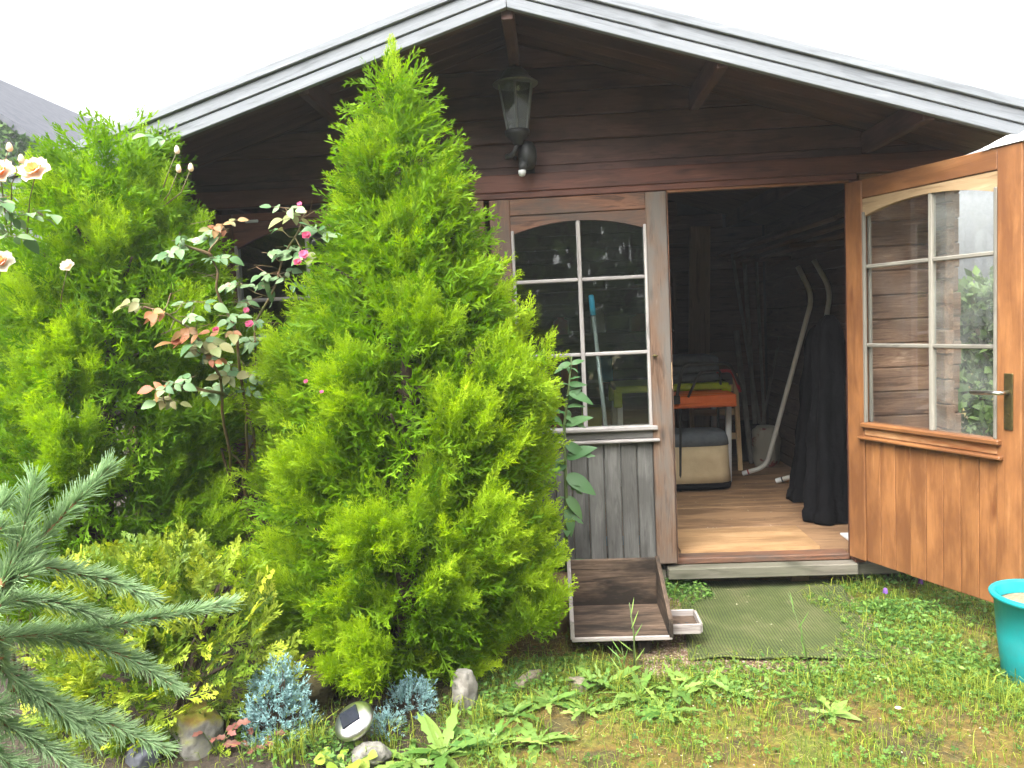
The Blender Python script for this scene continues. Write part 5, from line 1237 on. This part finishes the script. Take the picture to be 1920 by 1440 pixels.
def heuchera():
    rng = random.Random(8); 
    for i, (u, v, lb) in enumerate([(405, 1372, 'rust red leafed plant next to the mossy stone'), (475, 1392, 'rust red leafed plant left of the large blue juniper'), (448, 1425, 'rust red leafed plant at the bottom edge')]):
        p = at(u, v, -1.52); root = empty('heuchera', (p.x, p.y, gz(p.x, p.y))); tag(root, lb, 'plant', 'rust red rockery plants')
        me = leaf_mesh('heuchera_leaf', .05, .045, M_heuch, .2, .3, 1, 8, lobes=2); g = gz(p.x, p.y)
        for k in range(9):
            a = k * 2.4; r = .012 * math.sqrt(k); q = Vector((p.x + r * math.cos(a) * 2, p.y + r * math.sin(a), p.z - .02 + .005 * k)); put('leaf', me, None, root, orient(q, (math.cos(a), math.sin(a) * .6 - .2, .25), (0, -.5, .8), rng.uniform(.6, 1)))
            put('stem', MB().tube([(p.x, p.y, g - .005), q], .0015, 4).mesh('stem'), M_stem, root)
heuchera()
def oxalis():
    p = at(650, 1418, -1.55); root = empty('lady_mantle', (p.x, p.y, gz(p.x, p.y))); tag(root, 'small yellow green leafed plant below the blue juniper', 'plant'); rng = random.Random(5); g = gz(p.x, p.y)
    me = leaf_mesh('round_leaf', .045, .05, M_oxalis, .15, .2, 0, 6)
    for k in range(14):
        a = k * 2.4; r = .02 * math.sqrt(k); q = Vector((p.x + r * math.cos(a), p.y + r * .7 * math.sin(a), p.z - .03 + .003 * k)); put('leaf', me, None, root, orient(q, (math.cos(a), math.sin(a) * .6 - .2, .2), (0, -.4, .8), rng.uniform(.6, 1.1)))
        put('stem', MB().tube([(p.x, p.y, g - .005), q], .0014, 4).mesh('stem'), M_stem, root)
oxalis()
def stalk(u0, v0, u1, v1, r, name, label, cat='grass stalk', lean=0.0, seed=0):
    p = on_ground(u0, v0); q = at(u1, v1, p.y + lean); root = empty(name, p); tag(root, label, cat)
    m = p.lerp(q, .5) + Vector((.008, 0, .01)); put('stem', MB().tube([p - Vector((0, 0, .01)), m, q], [r, r * .8, r * .35], 6).mesh('stem', True), M_stem, root)
    rng = random.Random(seed)
    for k in range(5):
        t = .15 + .16 * k; b = p.lerp(q, t); put('blade', leaf_mesh('blade', .10, .007, M_dand, .1, .5, 0, 6), None, root, orient(b, (rng.uniform(-1, 1), rng.uniform(-.6, .3), .9), (0, -1, .3), .7))
stalk(1525, 1290, 1478, 1112, .0022, 'grass_stalk', 'tall pale grass stalk rising in front of the mat')
stalk(1190, 1262, 1180, 1130, .0040, 'grass_stalk', 'single thick grass blade standing before the trough', seed=2)
stalk(1168, 1275, 1166, 1215, .0026, 'grass_stalk', 'short grass blade left of the thick one before the trough', seed=3)
def selfheal():
    rng = random.Random(6); fl = MB()
    for k in range(26):
        t = k / 26; a = k * 2.4; r = .008 * (1 - .5 * t); fl.box((r * math.cos(a), r * math.sin(a), .022 * t), (.006, .006, .005))
    me = fl.mesh('flower_head'); me.materials.append(M_purple)
    for u, v, vb, lb in ((1688, 1062, 1115, 'purple flower spike nearest the open door'), (1660, 1112, 1135, 'purple flower spike at the right edge of the mat'), (1726, 1094, 1120, 'purple flower spike below the open door, rightmost of three')):
        p = on_ground(u, vb); q = at(u, v, p.y); root = empty('selfheal', p); tag(root, lb, 'flower', 'purple flower spikes'); put('stem', MB().tube([p, q], .0016, 5).mesh('stem'), M_stem, root); put('flower_head', me, None, root, Matrix.Translation(q))
        for k in range(4): put('leaf', DL[3], None, root, orient(p.lerp(q, .2 * k), (rng.uniform(-1, 1), rng.uniform(-1, .2), .3), (0, 0, 1), .4))
selfheal()

XM = lambda x, y: (-.10 + .11 * (y + .82) / .92 < x < .66 + .14 * (y + .87) / .93) and -.84 < y < .15      # under the mat
XI = lambda x, y: (-.03 + .11 * (y + .82) / .92 < x < .50 + .16 * (y + .87) / .93 + .06 * math.sin(y * 9)) and -.78 + .02 * math.sin(x * 14) < y < .15
def scatter_ok(x, y):
    if XI(x, y) or (XM(x, y) and (y > .0 or random.random() < .45)): return False
    if y > .02 and -2.7 < x < 1.3: return False
    return True
def density(x, y):
    """how green the ground is here: bare under the trough, near the shed and in mossy patches"""
    n = .5 + .7 * mnoise.noise(Vector((x * 2.3, y * 2.3, 4.0))) + .35 * mnoise.noise(Vector((x * 6.5, y * 6.5, 1.0)))
    if y > -.80 and x < -.08: n *= .22
    if x < -.9: n *= .25
    if -.75 < x < .5 and y < -1.18: n *= .55 if y > -1.5 else .7
    if x > .3 and -1.2 < y < -.9: n += .25
    if .62 < x < 1.0 and y > -1.0: n += .25
    if x > 1.0 and y > -.5: n *= .6
    return max(0, min(1, n))
def grass():
    dry = []; dt = []; rng = np.random.default_rng(77); Q = []; T = []; k = 0
    while k < 33000:
        x = rng.uniform(-2.2, 1.7); y = rng.uniform(-2.1, .35)
        if not scatter_ok(x, y) or rng.random() > density(x, y): continue
        k += 1; g = gz(x, y); a = rng.random() * 6.283; L = rng.uniform(.015, .055) * (2.0 if rng.random() < .10 else 1); w = rng.uniform(.0016, .0032)
        d = np.array([math.cos(a), math.sin(a), 0]); s = np.array([-d[1], d[0], 0]) * w / 2; ln = rng.uniform(.3, 1.1)
        p0 = np.array([x, y, g - .003]); p1 = p0 + d * L * ln * .35 + np.array([0, 0, L * .7]); p2 = p0 + d * L * ln + np.array([0, 0, L * (.95 - .35 * ln)])
        r = rng.random(); ag = rng.random()
        Q.append([p0 - s, p0 + s, p1 + s * .8, p1 - s * .8]); T.append([[ag * .4, r], [ag * .4, r], [ag * .8, r], [ag * .8, r]])
        Q.append([p1 - s * .8, p1 + s * .8, p2 + s * .1, p2 - s * .1]); T.append([[ag * .8, r], [ag * .8, r], [ag, r], [ag, r]])
    for u, v, n, hh in [(1060, 1285, 60, .09), (1120, 1275, 50, .10), (1165, 1300, 60, .10), (1230, 1290, 60, .09), (1290, 1285, 50, .08), (1350, 1280, 40, .07), (985, 1330, 60, .09), (905, 1360, 60, .10), (850, 1350, 50, .11), (1010, 1370, 40, .08), (720, 1400, 40, .10), (545, 1425, 70, .11), (590, 1400, 50, .12), (500, 1415, 50, .10),
                        (1515, 1290, 60, .08), (1590, 1270, 40, .07), (1640, 1110, 50, .10), (1690, 1130, 40, .09), (1745, 1110, 40, .08), (1830, 1290, 50, .09), (1870, 1310, 50, .09), (1900, 1330, 50, .09), (1780, 1200, 40, .08), (1700, 1260, 40, .07), (1440, 1350, 40, .06), (1250, 1390, 40, .06), (1620, 1390, 40, .06)]:
        c0 = on_ground(u, v)
        for _ in range(n):
            a = rng.random() * 6.283; rr = .05 * math.sqrt(rng.random()); x, y = c0.x + rr * math.cos(a), c0.y + rr * math.sin(a); g = gz(x, y); L = hh * rng.uniform(.4, 1.1); w = rng.uniform(.002, .0042); b = rng.random() * 6.283
            d = np.array([math.cos(b), math.sin(b), 0]); s = np.array([-d[1], d[0], 0]) * w / 2; ln = rng.uniform(.15, .9); r = rng.random(); ag = rng.random()
            p0 = np.array([x, y, g - .003]); p1 = p0 + d * L * ln * .3 + np.array([0, 0, L * .6]); p2 = p0 + d * L * ln + np.array([0, 0, L * (1 - .4 * ln)])
            Q.append([p0 - s, p0 + s, p1 + s * .8, p1 - s * .8]); T.append([[ag * .4, r], [ag * .4, r], [ag * .8, r], [ag * .8, r]]); Q.append([p1 - s * .8, p1 + s * .8, p2 + s * .1, p2 - s * .1]); T.append([[ag * .8, r], [ag * .8, r], [ag, r], [ag, r]])
    for k in range(5200):        # dry thatch lying in the moss
        x = rng.uniform(-1.3, 1.6); y = rng.uniform(-1.9, .1)
        if not scatter_ok(x, y): continue
        g = gz(x, y) + rng.uniform(.001, .012); a = rng.random() * 6.283; L = rng.uniform(.012, .05); d = np.array([math.cos(a), math.sin(a), rng.normal(0, .15)]); s = np.array([-d[1], d[0], 0]) * rng.uniform(.0005, .0012); p0 = np.array([x, y, g]); r = rng.random()
        dry.append([p0 - s, p0 + s, p0 + d * L + s * .4, p0 + d * L - s * .4]); dt.append([[r, rng.random()]] * 4)
    tag(put('dry_grass', quads_mesh('dry_grass', np.array(dry), np.array(dt), leafmat('dry_grass_blade', (.16, .11, .04), (.40, .34, .14), trans=.2, vary=.6))), kind='stuff')
    tag(put('grass', quads_mesh('grass', np.array(Q), np.array(T), M_grass)), kind='stuff')
def clover():
    rng = np.random.default_rng(78); Q = []; T = []; k = 0
    while k < 6000:
        x = rng.uniform(-1.9, 1.6); y = rng.uniform(-1.9, .2)
        if not scatter_ok(x, y) or rng.random() > density(x, y) ** 1.5: continue
        k += 1; g = gz(x, y); h = rng.uniform(.006, .032); c = np.array([x, y, g + h]); r = rng.random(); ag = rng.random(); sz = rng.uniform(.006, .0125); a0 = rng.random() * 6.28; nr = norm(np.array([0, 0, 1.]) + rng.normal(0, .3, 3))
        for j in range(3):
            a = a0 + j * 2.094; d = np.array([math.cos(a), math.sin(a), 0]); d = norm(d - nr * d.dot(nr)); s = np.cross(nr, d)
            Q.append([c, c + d * sz * .75 + s * sz * .55, c + d * sz * 1.05, c + d * sz * .75 - s * sz * .55]); T.append([[ag, r]] * 4)
        Q.append([c + np.array([.0006, 0, 0]), c - np.array([.0006, 0, 0]), np.array([x - .0006, y, g - .002]), np.array([x + .0006, y, g - .002])]); T.append([[ag, r]] * 4)
    tag(put('clover', quads_mesh('clover', np.array(Q), np.array(T), M_clover)), kind='stuff')
def weeds():
    """leafy vetch and chickweed along the slab edge and beneath the door"""
    rng = np.random.default_rng(79); Q = []; T = []
    spots = [(1275, 1105, .11, .14, 320), (1300, 1125, .10, .10, 220), (1250, 1120, .06, .10, 120), (1215, 1122, .05, .02, 40), (1630, 1080, .14, .12, 320), (1680, 1090, .22, .09, 420), (1700, 1160, .20, .08, 480), (1640, 1205, .14, .07, 300), (1740, 1220, .2, .06, 420), (1800, 1140, .18, .06, 260), (1610, 1150, .08, .06, 120), (1820, 1260, .18, .05, 380), (1580, 1275, .22, .035, 380), (1420, 1290, .22, .03, 300), (1050, 1260, .22, .04, 200), (950, 1290, .18, .06, 260), (1600, 1070, .10, .05, 110), (560, 1400, .2, .05, 260), (620, 1415, .1, .05, 120), (1590, 1235, .12, .05, 220), (1655, 1150, .09, .08, 200), (1500, 1255, .16, .035, 160), (1340, 1258, .12, .03, 110), (900, 1330, .16, .06, 260)]
    for si, (u, v, rad, h, n) in enumerate(spots):
        c0 = on_ground(u, v)
        for k in range(n):
            a = rng.random() * 6.283; rr = rad * math.sqrt(rng.random()); x, y = c0.x + rr * math.cos(a), c0.y + rr * math.sin(a) * .7
            g = gz(x, y); z = g + h * rng.random() * (1 - .5 * rr / rad) + .004
            if XM(x, y) and si > 2 and rng.random() < .7: continue
            p = np.array([x, y, z]); d = norm(rng.normal(0, 1, 3) * np.array([1, 1, .5])); nr = norm(np.array([0, -.3, 1.]) + rng.normal(0, .5, 3)); L = rng.uniform(.010, .032)
            Q.append(kite(p, d, L, L * .45, nr, .5)); r = rng.random(); ag = rng.random(); T.append([[ag, r]] * 4)
            if k % 2 == 0:
                Q.append([p + np.array([.0007, 0, 0]), p - np.array([.0007, 0, 0]), np.array([x * .7 + c0.x * .3 - .0007, y * .7 + c0.y * .3, g - .004]), np.array([x * .7 + c0.x * .3 + .0007, y * .7 + c0.y * .3, g - .004])]); T.append([[ag * .5, r]] * 4)
    tag(put('undergrowth', quads_mesh('undergrowth', np.array(Q), np.array(T), M_clover)), kind='stuff')
def litter():
    rng = np.random.default_rng(80); Q = []; T = []
    for k in range(230):
        x = rng.uniform(-.6, 1.4); y = rng.uniform(-1.6, .1); z = .022 if XM(x, y) else gz(x, y) + .012
        if XM(x, y) and rng.random() < .75: continue
        p = np.array([x, y, z]); d = norm(rng.normal(0, 1, 3) * np.array([1, 1, .15])); Q.append(kite(p, d, rng.uniform(.005, .013), .005, np.array([0, 0, 1.]), .5)); r = rng.random(); T.append([[r, r]] * 4)
    tag(put('fallen_petals', quads_mesh('petals', np.array(Q), np.array(T), leafmat('dry_petal', (.45, .36, .20), (.62, .58, .48), trans=.2))), kind='stuff')
    Q = []; T = []
    for k in range(70):
        x = rng.uniform(.0, .9); y = rng.uniform(.5, 1.7); p = np.array([x, y, ZF + .002]); d = norm(rng.normal(0, 1, 3) * np.array([1, 1, .1])); Q.append(kite(p, d, rng.uniform(.008, .025), .005, np.array([0, 0, 1.]), .5)); r = rng.random(); T.append([[r, r]] * 4)
    tag(put('floor_litter', quads_mesh('litter', np.array(Q), np.array(T), leafmat('dry_leaf', (.10, .10, .05), (.5, .45, .36), trans=.1))), kind='stuff')
grass(); clover(); weeds(); litter()
q = on_ground(1686, 1342); tag(put('white_petal', leaf_mesh('white_petal', .03, .016, M_white_petal, .1, .1), None, None, orient(q + Vector((-.015, 0, .028)), (1, 0, 0), (0, -.2, 1))), 'single white petal lying on the lawn', 'petal')

# ------------------------------------------------------------------ thin rain mist, added to lift the dark tones like a lens veil
hm = bpy.data.materials.new('veil_mist'); hm.use_nodes = True; hn = hm.node_tree; hn.nodes.remove(hn.nodes['Principled BSDF'])
pv = hn.nodes.new('ShaderNodeVolumePrincipled'); pv.inputs['Color'].default_value = (.93, .96, 1, 1); pv.inputs['Density'].default_value = HAZE; pv.inputs['Anisotropy'].default_value = 0.3
hn.links.new(pv.outputs[0], hn.nodes['Material Output'].inputs['Volume'])
tag(put('haze', MB().box((-.6, -.9, 3.9), (122, 122, 9.8)).mesh('haze'), hm), kind='stuff')
